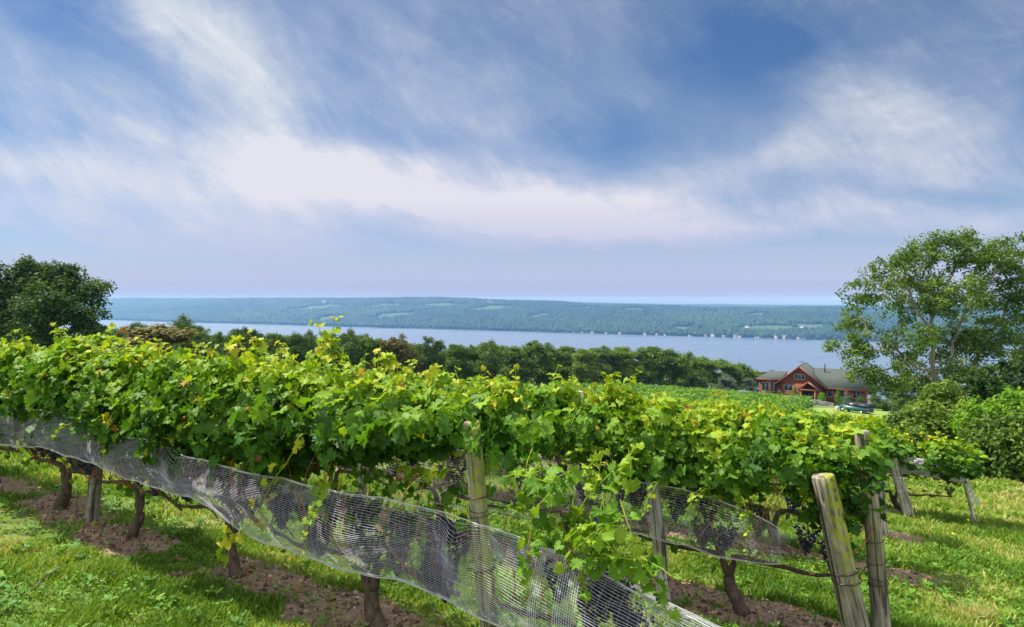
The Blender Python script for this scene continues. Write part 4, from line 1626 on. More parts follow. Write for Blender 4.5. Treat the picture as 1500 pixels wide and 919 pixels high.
for i, u0 in enumerate(row1_u):
    X, Y = loc_row(D1, u0)
    z0 = gz(X, Y)
    e = empty('grape_vine', (X, Y, z0), ROW_ROT, R1LAB[i], 'grape vine', 'grape vines of the front row')
    nxt = row1_u[i + 1] if i + 1 < len(row1_u) else u0 + 1.4
    prv = row1_u[i - 1] if i else u0 - 1.65
    L = (nxt - prv) / 2
    last = i == len(row1_u) - 1
    if last:
        L = 1.2
    sh = (nxt + prv) / 2 - u0 if not last else 0

    def top(u, u0=u0, z0=z0):
        ug = u + u0
        return np.interp(ug, TPU, TPZ) - z0 - .03 + 0.26 * (vn(ug * 3.6, ug * 0, 9) - .5) + .12 * (vn(ug * 11, ug * 0, 10) - .5)

    def bot(u, u0=u0, z0=z0):
        ug = u + u0
        return np.interp(ug, BPX[:, 0], BPX[:, 1]) - z0 + 0.28 * (vn(ug * 2.6, ug * 0, 12) - .5)
    ext = []
    if i == 5:       # tall shoot against the lake and others of the outline
        for px, py, ln in ((497, 535, .36), (492, 530, .34), (352, 520, .14), (380, 525, .16), (560, 545, .17), (570, 545, .15), (640, 560, .12), (465, 540, .22)):
            Xs, Ys, Zs, Us = px_on_plane(px, py, D1)
            ext.append(((Us - u0, -.05, Zs - z0), (rgA.uniform(-.1, .1), -.05, 1), ln, .10, .06, .62, -.2 if px in (497, 492) else .3))
    if i == 3 or i == 4:
        for px, py, ln in ((180, 500, .18), (168, 505, .15), (240, 520, .12), (352, 515, .14), (385, 520, .2), (410, 525, .16)):
            Xs, Ys, Zs, Us = px_on_plane(px, py, D1)
            if abs(Us - u0 - sh) < L / 2 + .2:
                ext.append(((Us - u0, -.05, Zs - z0), (rgA.uniform(-.4, .4), -.05, 1), ln, .10, .05, .62, .6))
    if last:         # shoots tumbling over the net, right of the post
        for k in range(24):
            px = rgA.uniform(770, 950)
            py = 690 + (px - 770) * .42 + rgA.uniform(-35, 60)
            Xs, Ys, Zs, Us = px_on_plane(px, py, D1 - .2)
            ext.append(((Us - u0, rgA.uniform(-.36, -.1), Zs - z0), (rgA.uniform(-.3, .6), rgA.uniform(-.5, .1), rgA.uniform(-1, .5)), rgA.uniform(.2, .42), .092, .05, .36, .8))
        for k in range(5):
            px = rgA.uniform(850, 930)
            Xs, Ys, Zs, Us = px_on_plane(px, 720, D1 - .1)
            ext.append(((Us - u0, -.1, Zs - z0), (rgA.uniform(-.2, .2), 0, 1), rgA.uniform(.15, .3), .08, .04, .5, .1))
    nleaf = int(1500 * L) if not last else 130
    Lc = L if not last else .5

    def shifted(f, s):
        return lambda u: f(u + s)
    cs = sh if not last else -.75
    holes = [(POST1U - u0 - cs, .080, 1.40)]
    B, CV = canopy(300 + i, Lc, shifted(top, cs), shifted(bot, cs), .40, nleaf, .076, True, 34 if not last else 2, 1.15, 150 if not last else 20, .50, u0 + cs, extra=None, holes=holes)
    if ext:
        B2, CV2 = canopy(350 + i, .01, top, bot, .01, 0, .100, True, 0, 0, 0, extra=ext)
        V2 = np.concatenate(B2.V) - np.array([cs, 0, 0])
        B.Fq += [f + B.n for f in B2.Fq]
        B.Ft += [f + B.n for f in B2.Ft]
        B.tq += B2.tq
        B.tt += B2.tt
        B.V.append(V2)
        B.n += len(V2)
    fo = B.build('foliage', M_VINE, e)
    fo.location = (cs, 0, 0)
    add_canes(e, np.random.RandomState(400 + i), L if not last else .5, 17 if not last else 7, sh if not last else -.55)
    trunk_mb(500 + i, L, .46, True, 1.1 if i in (2, 5) else .85).build('trunk', M_BARK, e, True)
    add_bunches(e, np.random.RandomState(600 + i), L * (.95 if not last else .45), (28 if i > 1 else 12) if not last else 12, lo=.60 if i > 4 else .70)

# hanging yellow shoot in front of the net at the fifth vine
vine5 = [o for o in bpy.data.objects if o.get('label') == R1LAB[4]][0]
LPy = {k: [] for k in 'PNTSt'}
CVy = MB()
ry = np.random.RandomState(9)
a0 = px_on_plane(436, 655, D1 - .34)
pts = []
for px, py in ((436, 650), (418, 680), (398, 705), (385, 735), (372, 762), (345, 785), (330, 800), (324, 822)):
    Xs, Ys, Zs, Us = px_on_plane(px, py, D1 - .34)
    pts.append((Us - row1_u[4], -.34, Zs - vine5.location.z))
CVy.tube(pts, np.linspace(.004, .002, len(pts)), 5, False)
for k, p in enumerate(pts):
    for q in range(4 if k > 4 else 3):
        LPy['P'].append(np.array(p) + ry.randn(3) * .03)
        LPy['N'].append(np.array([0, -.9, .5]) + ry.randn(3) * .4)
        LPy['T'].append(ry.randn(3) * .7 + [0, 0, -.8])
        LPy['S'].append(ry.uniform(.045, .085))
        LPy['t'].append(ry.uniform(.74, .88) if k < 7 else ry.uniform(.6, .72))
V, Fc, ti = scatter(LEAVES[1], np.array(LPy['P']), np.array(LPy['N']), np.array(LPy['T']), np.array(LPy['S']), np.array(LPy['t']))
ys = MB().add(V, Fc, ti)
ys.add(np.concatenate(CVy.V), np.concatenate(CVy.Fq), .80)
o = ys.build('yellow_shoot_foliage', M_VINE, vine5)
o['label'] = 'yellow leafed shoot hanging over the net'

# --- prototypes for the other rows
def flat(v):
    return lambda u: np.full_like(u, v) + 0.24 * (vn(u * 3.1 + v * 7, u * 0, 33) - .5)


PL = 1.62
NEAR, MID, FARP = [], [], []
for k in range(7):
    # the last one is for the row end: cut back round the end posts
    hl = () if k < 6 else ((.34, .17, 1.12),)
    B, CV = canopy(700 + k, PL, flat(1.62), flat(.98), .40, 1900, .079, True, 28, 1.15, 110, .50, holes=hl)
    NEAR.append((B.data('foliage', M_VINE), trunk_mb(720 + k, PL).data('trunk', M_BARK, True)))
for k in range(6):
    B, CV = canopy(730 + k, PL, flat(1.45), flat(.75), .34, 800, .098, False, 14, 1, 20, .40)
    MID.append((B.data('foliage', M_VINE_FAR), trunk_mb(740 + k, PL).data('trunk', M_BARK, True)))
for k in range(5):
    B, CV = canopy(750 + k, PL, flat(1.45), flat(.6), .34, 230, .19, False, 10, 1, 8, .40)
    mb = MB().tube([(0, 0, -.2), (0.02, 0, .3), (0, 0, .8)], .05, 5)
    FARP.append((B.data('foliage', M_VINE_FAR), mb.data('trunk', M_BARK)))

COUNT = {}


def put_vine(d, u, row, label, group, lod, zs=1.0, bun=0):
    X, Y = xy(d, u)
    e = empty('grape_vine', (X, Y, gz(X, Y)), ROW_ROT + (math.pi if random.random() < .5 else 0), label, 'grape vine', group)
    e.scale = (1, 1, zs)
    if lod == 0:
        f, t = random.choice(NEAR[:6])
        if row == 1 and u > -1.3:
            f, t = NEAR[6]
            e.rotation_euler = (0, 0, ROW_ROT)
        obj('foliage', f, e)
        obj('trunk', t, e)
        if row < 3:
            add_canes(e, rgA, PL, 13 if row == 1 else 8)
        if bun:
            add_bunches(e, rgA, PL * .95, bun, y0=0)
    else:
        f, t = random.choice(MID if lod == 1 else FARP)
        obj('foliage', f, e)
        obj('trunk', t, e)
    return e


def row_left(d):
    return -14.3 - .4 * d


def row_right(k, d):
    if k == 1:
        return -.28
    if d < 9:
        return -.35
    if d < 11:
        return -.3
    if d < 13.5:
        return .95
    j = 1.3 * (float(vn(d * 1.7, 0.0, 6)) - .5)
    if d < 50:
        return -.2 - 0.02 * d + j * .5
    if d < 70:
        return -.09 * d + j * 1.6 + (70 - d) * .12
    return -.095 * d + j * 2.2 - (d - 70) * .03


nrows = int((128 - D1) / SPACING)
vines = []
for k in range(1, nrows):
    d = D1 + k * SPACING
    ur = row_right(k, d) - .75
    ul = row_left(d)
    u = ur
    i = 0
    while u > ul:
        vines.append((k, d, u, i))
        u -= PL * 0.985
        i += 1


def vis_key(v):
    X, Y = xy(v[1], v[2])
    px = 750 + F * X / Y
    # what shows: right of the front row, or its neighbours
    hidden = px < 770 and v[0] > 3
    return math.hypot(X, Y) + (1000 if hidden else 0)


vines.sort(key=vis_key)
solo, rest = vines[:290], vines[290:]
random.seed(5)
for (k, d, u, i) in solo:
    X, Y = xy(d, u)
    dist = math.hypot(X, Y)
    lod = 0 if (k <= 4 and u > -9) else (1 if dist < 30 else 2)
    zs = 1.0
    if k == 1:
        lab = '%s grape vine of the second row, counting from the mossy leaning end post leftwards' % ORD[i]
        if i == 0:
            lab = 'grape vine at the right end of the second row, leaning over the mossy end post'
        g = 'grape vines of the second row'
        zs = 0.95 if i == 0 else 1.03
    elif k <= 4:
        lab = '%s grape vine from the right end of the %s row' % (ORD[i], ORD[k])
        g = 'grape vines of the third to fifth rows'
        zs = .92
        if k == 4 and i < 3:
            zs = .78
    else:
        lab = 'leafy grape vine among the many rows filling the slope below the fifth row'
        g = 'grape vines filling the slope below'
        zs = random.uniform(.80, 1.06)
    put_vine(d, u, k, lab, g, lod, zs, (11 if k == 1 and u > -7 else (5 if k == 4 and i < 3 or k == 2 and u > -5 else 0)))

# the rest of the rows further off, as one mass
rgF = np.random.RandomState(3)
u_ = np.array([v[2] for v in rest])
d_ = np.array([v[1] for v in rest])
X, Y = xy(d_, u_)
z = ground_z(X, Y)
per = 110
n = len(rest) * per
cc = np.repeat(np.stack([X, Y, z], -1), per, 0)
al = rgF.uniform(-.85, .85, n)
ac = rgF.randn(n) * .19
zz = rgF.uniform(.35, 1.0, n) ** .6 * 1.5 * np.repeat(rgF.uniform(.72, 1.18, len(rest)), per) + (rgF.rand(n) > .93) * .2
P = cc + np.stack([al * TV[0] + ac * NV[0], al * TV[1] + ac * NV[1], zz], -1)
N = rgF.randn(n, 3) * .5 + np.array([-.2, -.35, .8])
T = rgF.randn(n, 3) + [0, 0, -.8]
tt = np.clip(.28 + .45 * (fbm(P[:, 0] * .5, P[:, 1] * .5, 81) - .5) + rgF.randn(n) * .13 + .22 * (zz - 1.1), 0, .84)
V, Fc, ti = scatter(DIAM, P, N, T, rgF.uniform(.22, .42, n), tt)
tag(obj('distant_vines', mesh_data('distant_vines', V, Fc, M_VINE_FAR, ti)), 'mass of green vine rows on the lower slope before the tree belt', 'vineyard', kind='stuff')


# ------------------------------------------------------------------ posts
def post(base_px, top_px, d=None, base=None, r0=.06, r1=.055, mat=M_POST, label='', group=None, depth_top=0.0, wires=(), chip=True, seed=0, sides=20):
    """base_px is the foot in the photograph on the row plane d, top_px the head on (nearly) the same plane"""
    X, Y, Z, U = px_on_plane(base_px[0], base_px[1], d)
    X2, Y2, Z2, U2 = px_on_plane(top_px[0], top_px[1], d + depth_top)
    z0 = gz(X, Y)
    b = np.array([X, Y, z0])
    v = np.array([X2, Y2, Z2]) - b
    L = np.linalg.norm(v)
    e = empty('wooden_post', tuple(b), 0, label, 'post', group)
    q = Vector(v).to_track_quat('Z', 'X')
    e.rotation_mode = 'QUATERNION'
    e.rotation_quaternion = q
    rg = np.random.RandomState(seed)
    n = 26
    pts = [(0.006 * math.sin(t * 4 + seed), .005 * math.cos(t * 5 + seed), t) for t in np.linspace(-.25, L - .012, n)]
    rad = np.linspace(r0, r1, n)
    mb = MB().tube(pts, rad, sides, False, rough=.0)
    th = np.arange(sides) * 2 * math.pi / sides
    # rounded worn head
    ringn = []
    base_i = mb.n - sides
    prev = base_i
    for rr_, zz_ in ((.93, .006), (.80, .012), (.45, .013)):
        V = np.stack([np.cos(th) * 0, np.sin(th) * 0, np.zeros(sides)], -1)
        lastring = np.concatenate(mb.V)[base_i:base_i + sides]
        c = lastring.mean(0)
        V = c + (lastring - c) * rr_ + np.array([0, 0, zz_]) + np.stack([0 * th, 0 * th, .004 * rg.rand(sides)], -1)
        mb.V.append(V)
        k = np.arange(sides)
        kn = (k + 1) % sides
        mb.Fq.append(np.stack([prev + k, prev + kn, mb.n + kn, mb.n + k], -1))
        mb.tq.append(np.full(sides, .5))
        prev = mb.n
        mb.n += sides
    mb.V.append(np.array([[pts[-1][0], pts[-1][1], L]]))
    k = np.arange(sides)
    mb.Ft.append(np.stack([np.full(sides, mb.n), prev + k, prev + (k + 1) % sides], -1))
    mb.tt.append(np.full(sides, .5))
    mb.n += 1
    V = np.concatenate(mb.V)
    a = np.arctan2(V[:, 1], V[:, 0])
    rr2 = 1 + .035 * np.sin(3 * a + V[:, 2] * 2 + seed) + .03 * (vn(a * 2.2, V[:, 2] * 5, seed) - .5)
    V[:, :2] *= rr2[:, None]
    mb.V = [V]
    mb.build('shaft', mat, e, True)
    for zf, tilt, wr in wires:
        zc = zf
        P = []
        rloc = r0 + (r1 - r0) * zc / L + wr + .003
        for t in np.linspace(0, 2 * math.pi, 25):
            P.append((math.cos(t) * rloc, math.sin(t) * rloc, zc + tilt * math.cos(t + .6)))
        MB().tube(P, wr, 6, False).build('wire_loop', M_WIRE, e, True)
    return e, b, v, L


D2 = D1 + SPACING
post((728, 985), (690, 618), D1 - .20, r0=.055, r1=.049, mat=M_POST_MOSS, seed=1, depth_top=0.0,
     label='mossy round post in the middle of the front row, wire tied round its upper part',
     wires=((1.02, .006, .003), (1.06, -.012, .0025), (1.13, .0, .004), (.72, .01, .005)))
post((130, 758), (146, 610), D1, r0=.062, r1=.058, mat=M_POST, seed=2, label='grey post of the front row, its foot showing below the net at the left', wires=((.42, 0, .003),))
pe, pb, pv, pl = post((1272, 950), (1206, 697), D2 - .36, r0=.092, r1=.078, mat=M_POST_MOSS, seed=3,
                      label='thick mossy leaning end post of the second row, bound with two rusty wire rings',
                      wires=((.60, .016, .005), (.55, -.01, .005), (.612, -.006, .004)), sides=28)
post((1302, 950), (1264, 632), D2 - .06, r0=.066, r1=.052, mat=M_POST, seed=4, label='slimmer grey post close behind the thick mossy end post',
     wires=((.62, .01, .003), (.52, -.01, .003), (.47, .008, .004), (.78, .006, .003), (.08, -.008, .003)))
post((976, 852), (950, 660), D2 - .22, r0=.058, r1=.052, mat=M_POST_PALE, seed=5, label='pale post of the second row standing behind its hanging net', wires=((.2, .0, .003),))
D3, D4, D5 = D1 + 2 * SPACING, D1 + 3 * SPACING, D1 + 4 * SPACING
post((1296, 765), (1282, 630), D4, r0=.062, r1=.055, mat=M_POST_PALE, seed=6, label='weathered post just right of the slimmer grey post, at the end of the fourth row', wires=((.5, 0, .003),))
post((1334, 752), (1308, 668), D5 - .3, r0=.085, r1=.07, mat=M_POST_PALE, seed=7, label='pale leaning post half wrapped in net at the fifth row', wires=((.4, 0, .003),))
post((1432, 738), (1412, 690), D5, r0=.028, r1=.024, mat=M_POST_PALE, seed=8, label='thin pale leaning stake at the right end of the fifth row', wires=((.3, 0, .003),))
# line posts of the rows further left and behind
for kk, dd in enumerate((D2, D2, D3, D3)):
    uu = (-5.4, -10.2, -3.6, -8.4)[kk]
    X, Y = xy(dd, uu)
    e = empty('wooden_post', (X, Y, gz(X, Y)), 0,
              ['grey line post showing behind the left half of the front row', 'grey line post at the far left of the second row',
               'grey line post in the middle of the third row', 'grey line post at the far left of the third row'][kk], 'post', 'line posts behind the front row')
    MB().tube([(0, 0, t) for t in np.linspace(-.2, 1.62, 12)], np.linspace(.055, .05, 12), 14, True, rough=.03, rng=rgA).build('shaft', M_POST_PALE, e, True)
    MB().tube([(math.cos(t) * .058, math.sin(t) * .058, 1.0) for t in np.linspace(0, 6.283, 17)], .003, 5, False).build('wire_loop', M_WIRE, e)


# ------------------------------------------------------------------ wires
def wire(pts, r, mat, label, group):
    P = np.array(pts, float)
    t = np.linspace(0, 1, 40)
    Q = np.stack([np.interp(t, np.linspace(0, 1, len(P)), P[:, i]) for i in range(3)], -1)
    Q[:, 2] += 0.004 * np.sin(t * 31)
    return tag(MB().tube(Q, r, 5, False).build('trellis_wire', mat), label, 'wire', group)


def row_wire(d, u0, u1, h, r, mat, lab, grp, off=0.0):
    pts = []
    for u in np.linspace(u0, u1, 14):
        X, Y = xy(d + off, u)
        pts.append((X, Y, float(hz(np.array(X), np.array(Y))) + h))
    wire(pts, r, mat, lab, grp)


row_wire(D1, -10, POST1U, 1.24, .0018, M_WIRE_PALE, 'upper pale trellis wire running through the leaves of the front row', 'trellis wires')
row_wire(D1, -10, POST1U + .18, .72, .0022, M_WIRE_PALE, 'lower trellis wire of the front row, passing behind the mossy middle post', 'trellis wires', .07)
row_wire(D2, -12, 0.1, 1.28, .0016, M_WIRE_PALE, 'upper pale trellis wire in the leaves of the second row', 'trellis wires', -.05)
for off_z, lab in ((.60, 'upper rusty wire from the pale post to the thick mossy end post'), (.50, 'lower rusty wire from the pale post to the thick mossy end post')):
    p = []
    e0 = pb + pv / pl * off_z
    for u in (-4.5, -1.2):
        X, Y = xy(D2, u)
        p.append((X, Y, hz(X, Y) + off_z - .12))
    X0, Y0 = p[-1][0], p[-1][1]
    p.append((e0[0], e0[1] + .085, e0[2]))
    wire([p[0], p[1], p[2]], .0024, M_WIRE, lab, 'rusty wires of the second row')
e0 = pb + pv / pl * .56
wire([(e0[0] + .08, e0[1], e0[2]), (e0[0] + .28, e0[1] + .2, e0[2] + .02)], .004, M_WIRE, 'short twisted tie wire joining the thick mossy post and the slimmer post behind', None)


# ------------------------------------------------------------------ bird nets
def curve_at(pts, d):
    a = []
    for px, py in pts:
        X, Y, Z, U = px_on_plane(px, py, d)
        a.append((U, Z))
    return np.array(a)


def net(row_d, top_px, bot_px, seed, label, rows=34, step=.045, r=.00105, bulge=.10, both=True, pinches=(), cross=.05, seams=(), front=.33, back_depth=.52, group=None, rr_edge=.0027):
    rg = np.random.RandomState(seed)
    dpl = row_d - front
    tcv, bcv = curve_at(top_px, dpl), curve_at(bot_px, dpl)
    u0, u1 = max(tcv[0, 0], bcv[0, 0]), min(tcv[-1, 0], bcv[-1, 0])
    us = np.arange(u0, u1, step)
    e = MB()
    pinches = pinches or ()

    def surf(u, v, side):
        """v 0 at the top edge, 1 at the bottom"""
        zt, zb = np.interp(u, tcv[:, 0], tcv[:, 1]), np.interp(u, bcv[:, 0], bcv[:, 1])
        zt = zt + .007 * np.sin(u * 5.1 + seed) + .004 * np.sin(u * 13.7)
        zb = zb + .008 * np.sin(u * 6.3 + 2 * seed) + .005 * np.sin(u * 17)
        vv = v + .035 * np.sin(u * 3.1 + v * 5 + seed) * v * (1 - v) * 4
        for pu, pvv, sp_, am in pinches:
            g = np.exp(-((u - pu) / sp_) ** 2) * np.clip(4 * v * (1 - v), 0, 1) ** .7
            vv = vv + (pvv - vv) * am * g
        z = zt + (zb - zt) * vv
        w = bulge * np.sin(np.clip(vv, 0, 1) * math.pi * .9 + .15)
        w = w + .035 * np.sin(u * 4.4 + v * 3) * np.sin(v * 3.14) + .012 * (vn(u * 9, v * 6, seed) - .5)
        if side == 0:
            dd = dpl + .06 - w
        else:
            dd = dpl + .06 + (back_depth - .10) + w * .6 - .26 * smooth(.75, 1.0, v) - .10 * (1 - smooth(0, .2, v))
            z = z - .02 - .17 * (1 - v)
        X, Y = xy(dd, u)
        return np.stack([X, Y, z], -1)
    for side in ((0, 1) if both else (0,)):
        rws = rows if side == 0 else int(rows * .7)
        for i in range(1, rws):
            v = i / rws
            rr = r * (1.0 if side == 0 else .8) * (1 + .35 * (rg.rand() > .85))
            Pp = surf(us, np.full_like(us, v) + .004 * np.sin(us * 21 + i), side)
            e.tube(Pp, rr, 3, False)
    main = e.build('bird_net', M_NET)
    tag(main, label, 'bird net', group)
    # cross threads
    c = MB()
    for side in ((0, 1) if both else (0,)):
        for uc in np.arange(u0, u1, cross):
            v = np.linspace(0, 1, 12)
            uu = uc + .02 * np.sin(v * 6 + uc * 3) + rg.uniform(-.008, .008)
            c.tube(surf(np.full_like(v, 1) * uu, v, side), r * .45, 3, False)
    for su in seams:
        for k in range(5):
            v = np.linspace(0, 1, 12)
            c.tube(surf(su + .012 * k + .012 * np.sin(v * 5), v, 0), r * 1.6, 3, False)
    cc_ = c.build('cross_threads', M_NET, main)
    ed = MB()
    for v, dz in ((0.0, 0), (0.012, .0), (1.0, 0), (.985, 0), (.97, 0)):
        ed.tube(surf(us, np.full_like(us, v), 0) + rg.randn(len(us), 3) * .0015, rr_edge * (1 if v in (0.0, 1.0) else .45), 5, False)
    ed.build('net_edge', M_NET_EDGE, main)
    return main


TOP1 = [(-160, 575), (0, 598), (60, 604), (120, 618), (170, 640), (215, 648), (250, 668), (300, 678), (350, 697), (420, 708), (480, 722), (540, 734), (600, 746), (660, 760), (700, 773), (750, 792), (800, 812), (850, 838), (900, 862), (960, 890), (1030, 922), (1120, 970), (1300, 1080)]
BOT1 = [(-160, 640), (0, 655), (60, 660), (110, 678), (150, 692), (170, 703), (200, 714), (250, 728), (275, 735), (300, 752), (350, 788), (400, 808), (450, 828), (500, 842), (560, 855), (600, 868), (640, 885), (700, 915), (760, 945), (850, 990), (1000, 1060), (1120, 1110), (1300, 1230)]
pu1 = px_on_plane(272, 720, D1 - .2)[3]
pu2 = px_on_plane(684, 880, D1 - .2)[3]
su1 = px_on_plane(800, 870, D1 - .2)[3]
net(D1, TOP1, BOT1, 2, 'long white bird net wrapped round the grapes of the front row, sagging to the right', rows=42,
    pinches=((pu1, .85, .12, .55), (pu2, .72, .07, .5)), seams=(su1, su1 + .14, su1 + .2), group=None)
TOP2 = [(560, 640), (640, 652), (720, 672), (800, 690), (860, 702), (940, 712), (1000, 718), (1050, 735), (1100, 755), (1150, 785)]
BOT2 = [(560, 735), (640, 742), (720, 755), (800, 765), (880, 775), (930, 785), (1000, 805), (1050, 822), (1090, 828), (1150, 832)]
net(D2, TOP2, BOT2, 5, 'white bird net of the second row, hanging slack round the pale post', rows=28, r=.0008, bulge=.10, cross=.06)
TOP5 = [(1200, 668), (1330, 672), (1370, 674), (1400, 688), (1415, 694)]
BOT5 = [(1200, 690), (1330, 695), (1370, 702), (1400, 708), (1418, 712)]
net(D5, TOP5, BOT5, 8, 'pale bird net round the dark grapes at the right end of the fifth row', rows=26, r=.0045, bulge=.12, cross=.08, front=.15, rr_edge=.005)
D3_ = D3
TOP3 = [(500, 622), (700, 640), (800, 650), (900, 660)]
BOT3 = [(500, 680), (700, 692), (800, 700), (900, 710)]
net(D3, TOP3, BOT3, 11, 'white bird net of the third row glimpsed between the leaves above the second net', rows=24, r=.0012, both=False, bulge=.1)
# net hanging like a tail from the thin stake
t5 = MB()
for k in range(10):
    P_ = []
    for t in np.linspace(0, 1, 14):
        X, Y, Z, U = px_on_plane(1411 + 24 * t + 3 * math.sin(t * 5 + k) + (k - 5) * .9, 692 + 48 * t, D5 - .1 + .01 * k)
        P_.append((X, Y, Z))
    t5.tube(P_, .004, 4, False)
tag(t5.build('net_tail', M_NET), 'loose end of pale net trailing down from the thin leaning stake to the grass', 'net')
# dull net on a far row near the truck
dq = du(*ground_pt(1185, 596))[0]
kq = round((dq - D1) / SPACING)
DQ = D1 + kq * SPACING - .5
net(DQ, [(1150, 580), (1170, 583), (1200, 587), (1225, 592)], [(1150, 587), (1170, 592), (1200, 597), (1225, 601)], 12,
    'dull grey net on a distant row left of the teal pickup', rows=16, r=.012, both=False, bulge=.1, step=.3, cross=.3, rr_edge=.02)


# ------------------------------------------------------------------ grass and weeds
def build_grass():
    rg = np.random.RandomState(12)
    Ps, hs, ws, ts = [], [], [], []

    def region(n, r0, r1, a0, a1, h, w, tone):
        r = np.sqrt(rg.rand(n) * (r1 * r1 - r0 * r0) + r0 * r0)
        a = rg.uniform(a0, a1, n)
        x, y = r * np.sin(a), r * np.cos(a)
        s = soil_mask(x, y)
        clump = fbm(x * 2.6, y * 2.6, 15)
        big = fbm(x * .7, y * .7, 16)
        keep = rg.rand(n) > np.clip(s * 1.25, 0, .985)
        keep &= rg.rand(n) < .30 + 1.1 * smooth(.34, .62, clump)
        d, u = du(x, y)
        x, y, clump, big, d, u = x[keep], y[keep], clump[keep], big[keep], d[keep], u[keep]
        m = len(x)
        Ps.append(np.stack([x, y, ground_z(x, y) - .004], -1))
        hh = h * (.25 + 1.7 * clump ** 1.5) * (.4 + 1.25 * big) * rg.uniform(.42, 1.15, m)
        hs.append(hh)
        ws.append(w * rg.uniform(.6, 1.5, m))
        right = smooth(-.5, 2.5, u)
        ts.append(np.clip(tone + .85 * (fbm(x * 1.3, y * 1.3, 17) - .5) + .13 * rg.randn(m) + .17 * right * (fbm(x * .6, y * .6, 18) + .1), 0, 1))
    region(170000, 3.0, 7.0, R(-48), R(0), .080, .0056, .50)
    region(80000, 3.0, 7.5, R(0), R(48), .09, .0058, .50)
    region(90000, 6.5, 13, R(5), R(48), .10, .010, .50)
    region(45000, 6.5, 14, R(-48), R(5), .10, .010, .50)
    region(60000, 12, 26, R(18), R(48), .13, .020, .54)
    region(25000, 24, 55, R(18), R(45), .2, .05, .56)
    P, h, w, t = np.concatenate(Ps), np.concatenate(hs), np.concatenate(ws), np.concatenate(ts)
    n = len(P)
    a = rg.rand(n) * 6.283
    fx = np.stack([np.cos(a), np.sin(a), 0 * a], -1)
    b = rg.rand(n) * 6.283
    bend = np.stack([np.cos(b), np.sin(b), 0 * b], -1) * (rg.uniform(.15, .95, n) * h)[:, None]
    up = np.stack([0 * a, 0 * a, h], -1)
    V = np.stack([P - fx * w[:, None], P + fx * w[:, None], P + up * .55 + bend * .3 + fx * w[:, None] * .8, P + up * .55 + bend * .3 - fx * w[:, None] * .8,
                  P + up * .92 + bend], 1)
    base = (np.arange(n) * 5)[:, None]
    Q = base + np.array([[0, 1, 2, 3]])
    T = base + np.array([[3, 2, 4]])
    me = mesh_data('grass', V.reshape(-1, 3), [Q, T], M_GRASS, np.concatenate([t, t]))
    tag(obj('grass', me), 'rough bright green grass between and beside the vine rows', 'grass', kind='stuff')
    # broad leaved weeds
    n = 9000
    cx_, cy_ = [], []
    m = 2600
    r = np.sqrt(rg.rand(m) * (9.5 ** 2 - 3 ** 2) + 9)
    an = rg.uniform(R(-48), R(48), m)
    x, y = r * np.sin(an), r * np.cos(an)
    keep = (rg.rand(m) > soil_mask(x, y) * .75)
    x, y = x[keep], y[keep]
    k = 8
    X, Y = np.repeat(x, k), np.repeat(y, k)
    ang = rg.rand(len(X)) * 6.283
    sc = np.repeat(rg.uniform(.02, .065, len(x)), k) * rg.uniform(.7, 1.2, len(X))
    dirv = np.stack([np.cos(ang), np.sin(ang), rg.uniform(.2, 1.1, len(X))], -1)
    Z = ground_z(X, Y) + .02 + .03 * rg.rand(len(X))
    P = np.stack([X, Y, Z], -1) + dirv * .015
    N = np.array([[0, 0, 1.0]]) + rg.randn(len(X), 3) * .25 - dirv * .3
    tt = np.clip(np.repeat(rg.uniform(.2, .9, len(x)), k) + .08 * rg.randn(len(X)), 0, 1)
    V, Fc, ti = scatter(OVAL, P, N, dirv, sc, tt)
    tag(obj('weeds', mesh_data('weeds', V, Fc, M_WEED, ti)), 'low broad leaved weeds growing in the grass and soil under the vines', 'weeds', kind='stuff')
    # clods, stones and dry leaves on the bare strips
    m = 26000
    r = np.sqrt(rg.rand(m) * (9 ** 2 - 3 ** 2) + 9)
    an = rg.uniform(R(-48), R(48), m)
    x, y = r * np.sin(an), r * np.cos(an)
    keep = soil_mask(x, y) > rg.uniform(.25, .9, m)
    x, y = x[keep], y[keep]
    n = len(x)
    octv = np.array([(1, 0, 0), (-1, 0, 0), (0, 1, 0), (0, -1, 0), (0, 0, 1), (0, 0, -1)], float)
    octf = np.array([(0, 2, 4), (2, 1, 4), (1, 3, 4), (3, 0, 4), (2, 0, 5), (1, 2, 5), (3, 1, 5), (0, 3, 5)])
    s = rg.gamma(2.0, .0035, n) + .003
    V = octv[None] * s[:, None, None] * rg.uniform(.6, 1.4, (n, 6, 1)) + np.stack([x, y, ground_z(x, y) + s * .4], -1)[:, None]
    Fc = octf[None] + (np.arange(n) * 6)[:, None, None]
    m_, x_ = new_mat('soil_clods')
    atn = x_.n('ShaderNodeAttribute', attribute_name='tint')
    finish(m_, x_, pbsdf(x_, x_.ramp(atn.outputs['Fac'], [(0, (.08, .05, .035)), (.6, (.24, .165, .11)), (1, (.46, .40, .34))]), .95, .15).outputs[0])
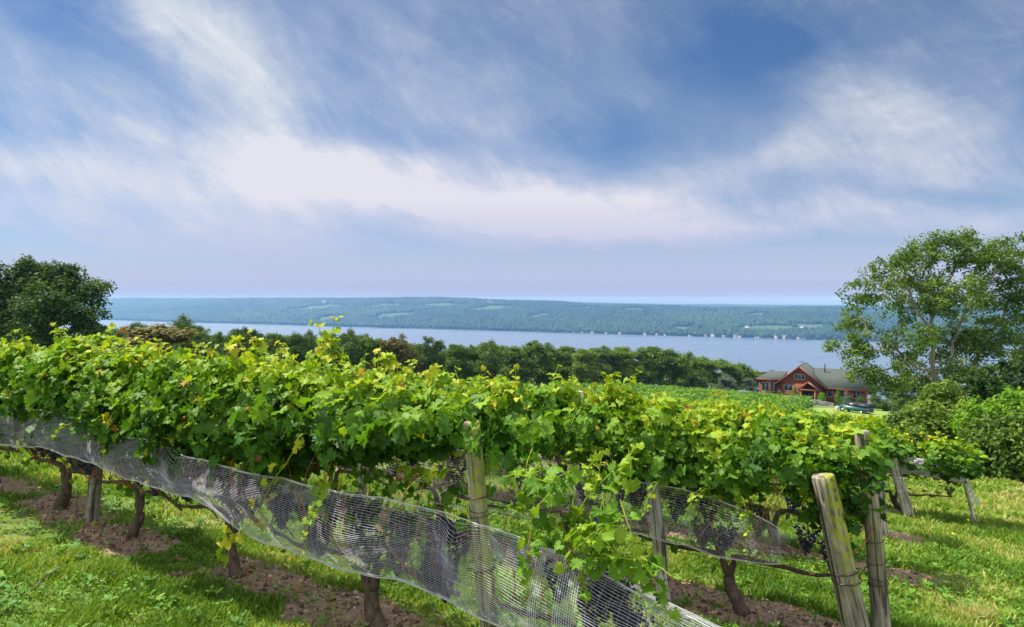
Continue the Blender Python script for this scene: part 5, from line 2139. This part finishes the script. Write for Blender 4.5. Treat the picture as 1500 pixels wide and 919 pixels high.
    tag(obj('soil_clods', mesh_data('soil_clods', V.reshape(-1, 3), Fc.reshape(-1, 3), m_, np.repeat(np.clip(rg.rand(n) ** 1.4, 0, 1), 8))),
        'brown clods and small stones on the bare soil under the rows', 'soil', kind='stuff')
    idx = rg.choice(n, 420)
    P = np.stack([x[idx], y[idx], ground_z(x[idx], y[idx]) + .012], -1)
    V, Fc, ti = scatter(LEAVES[2], P, rg.randn(420, 3) * .35 + [0, 0, 1], rg.randn(420, 3), rg.uniform(.02, .06, 420), rg.rand(420))
    tag(obj('fallen_leaves', mesh_data('fallen_leaves', V, Fc, M_DRY, ti)), 'dry brown vine leaves lying on the soil strip', 'fallen leaves', kind='stuff')


build_grass()

# dead stick in the grass at the left
X1, Y1, = ground_pt(40, 888)
X2, Y2 = ground_pt(78, 856)
pts = []
for t in np.linspace(0, 1, 9):
    xx, yy_ = X1 + (X2 - X1) * t, Y1 + (Y2 - Y1) * t
    pts.append((xx + .01 * math.sin(t * 9), yy_, gz(xx, yy_) + .045 + .02 * t))
tag(MB().tube(pts, np.linspace(.007, .004, 9), 6, True).build('fallen_stick', M_BARK, None, True), 'thin dark dead stick lying in the grass at the lower left', 'stick')
# small yellow flowers: one by the left trunks, three in the grass on the right
M_YEL = plain('yellow_petals', (0.80, 0.55, 0.03), 0.6)
for px, py, lab in ((55, 732, 'single yellow flower in the grass by the left trunks'), (1422, 774, 'yellow flower high on the grass slope at the right'),
                    (1400, 797, 'yellow flower lower on the grass slope, nearer the posts')):
    X, Y = ground_pt(px, py)
    z0 = gz(X, Y)
    e = empty('yellow_flower', (X, Y, z0), 0, lab, 'flower')
    MB().tube([(0, 0, -.01), (.005, 0, .06), (0, 0, .11)], .002, 4, False).build('stem', M_SHOOT, e)
    k = 10
    an = np.arange(k) * 6.283 / k
    V, Fc, ti = scatter(OVAL, np.tile([[0, 0, .11]], (k, 1)), np.tile([[0, -.2, 1.0]], (k, 1)), np.stack([np.cos(an), np.sin(an), .3 + 0 * an], -1), np.full(k, .022), np.full(k, .5))
    obj('petals', mesh_data('petals', V, Fc, M_YEL, ti), e)

bpy.context.view_layer.update()
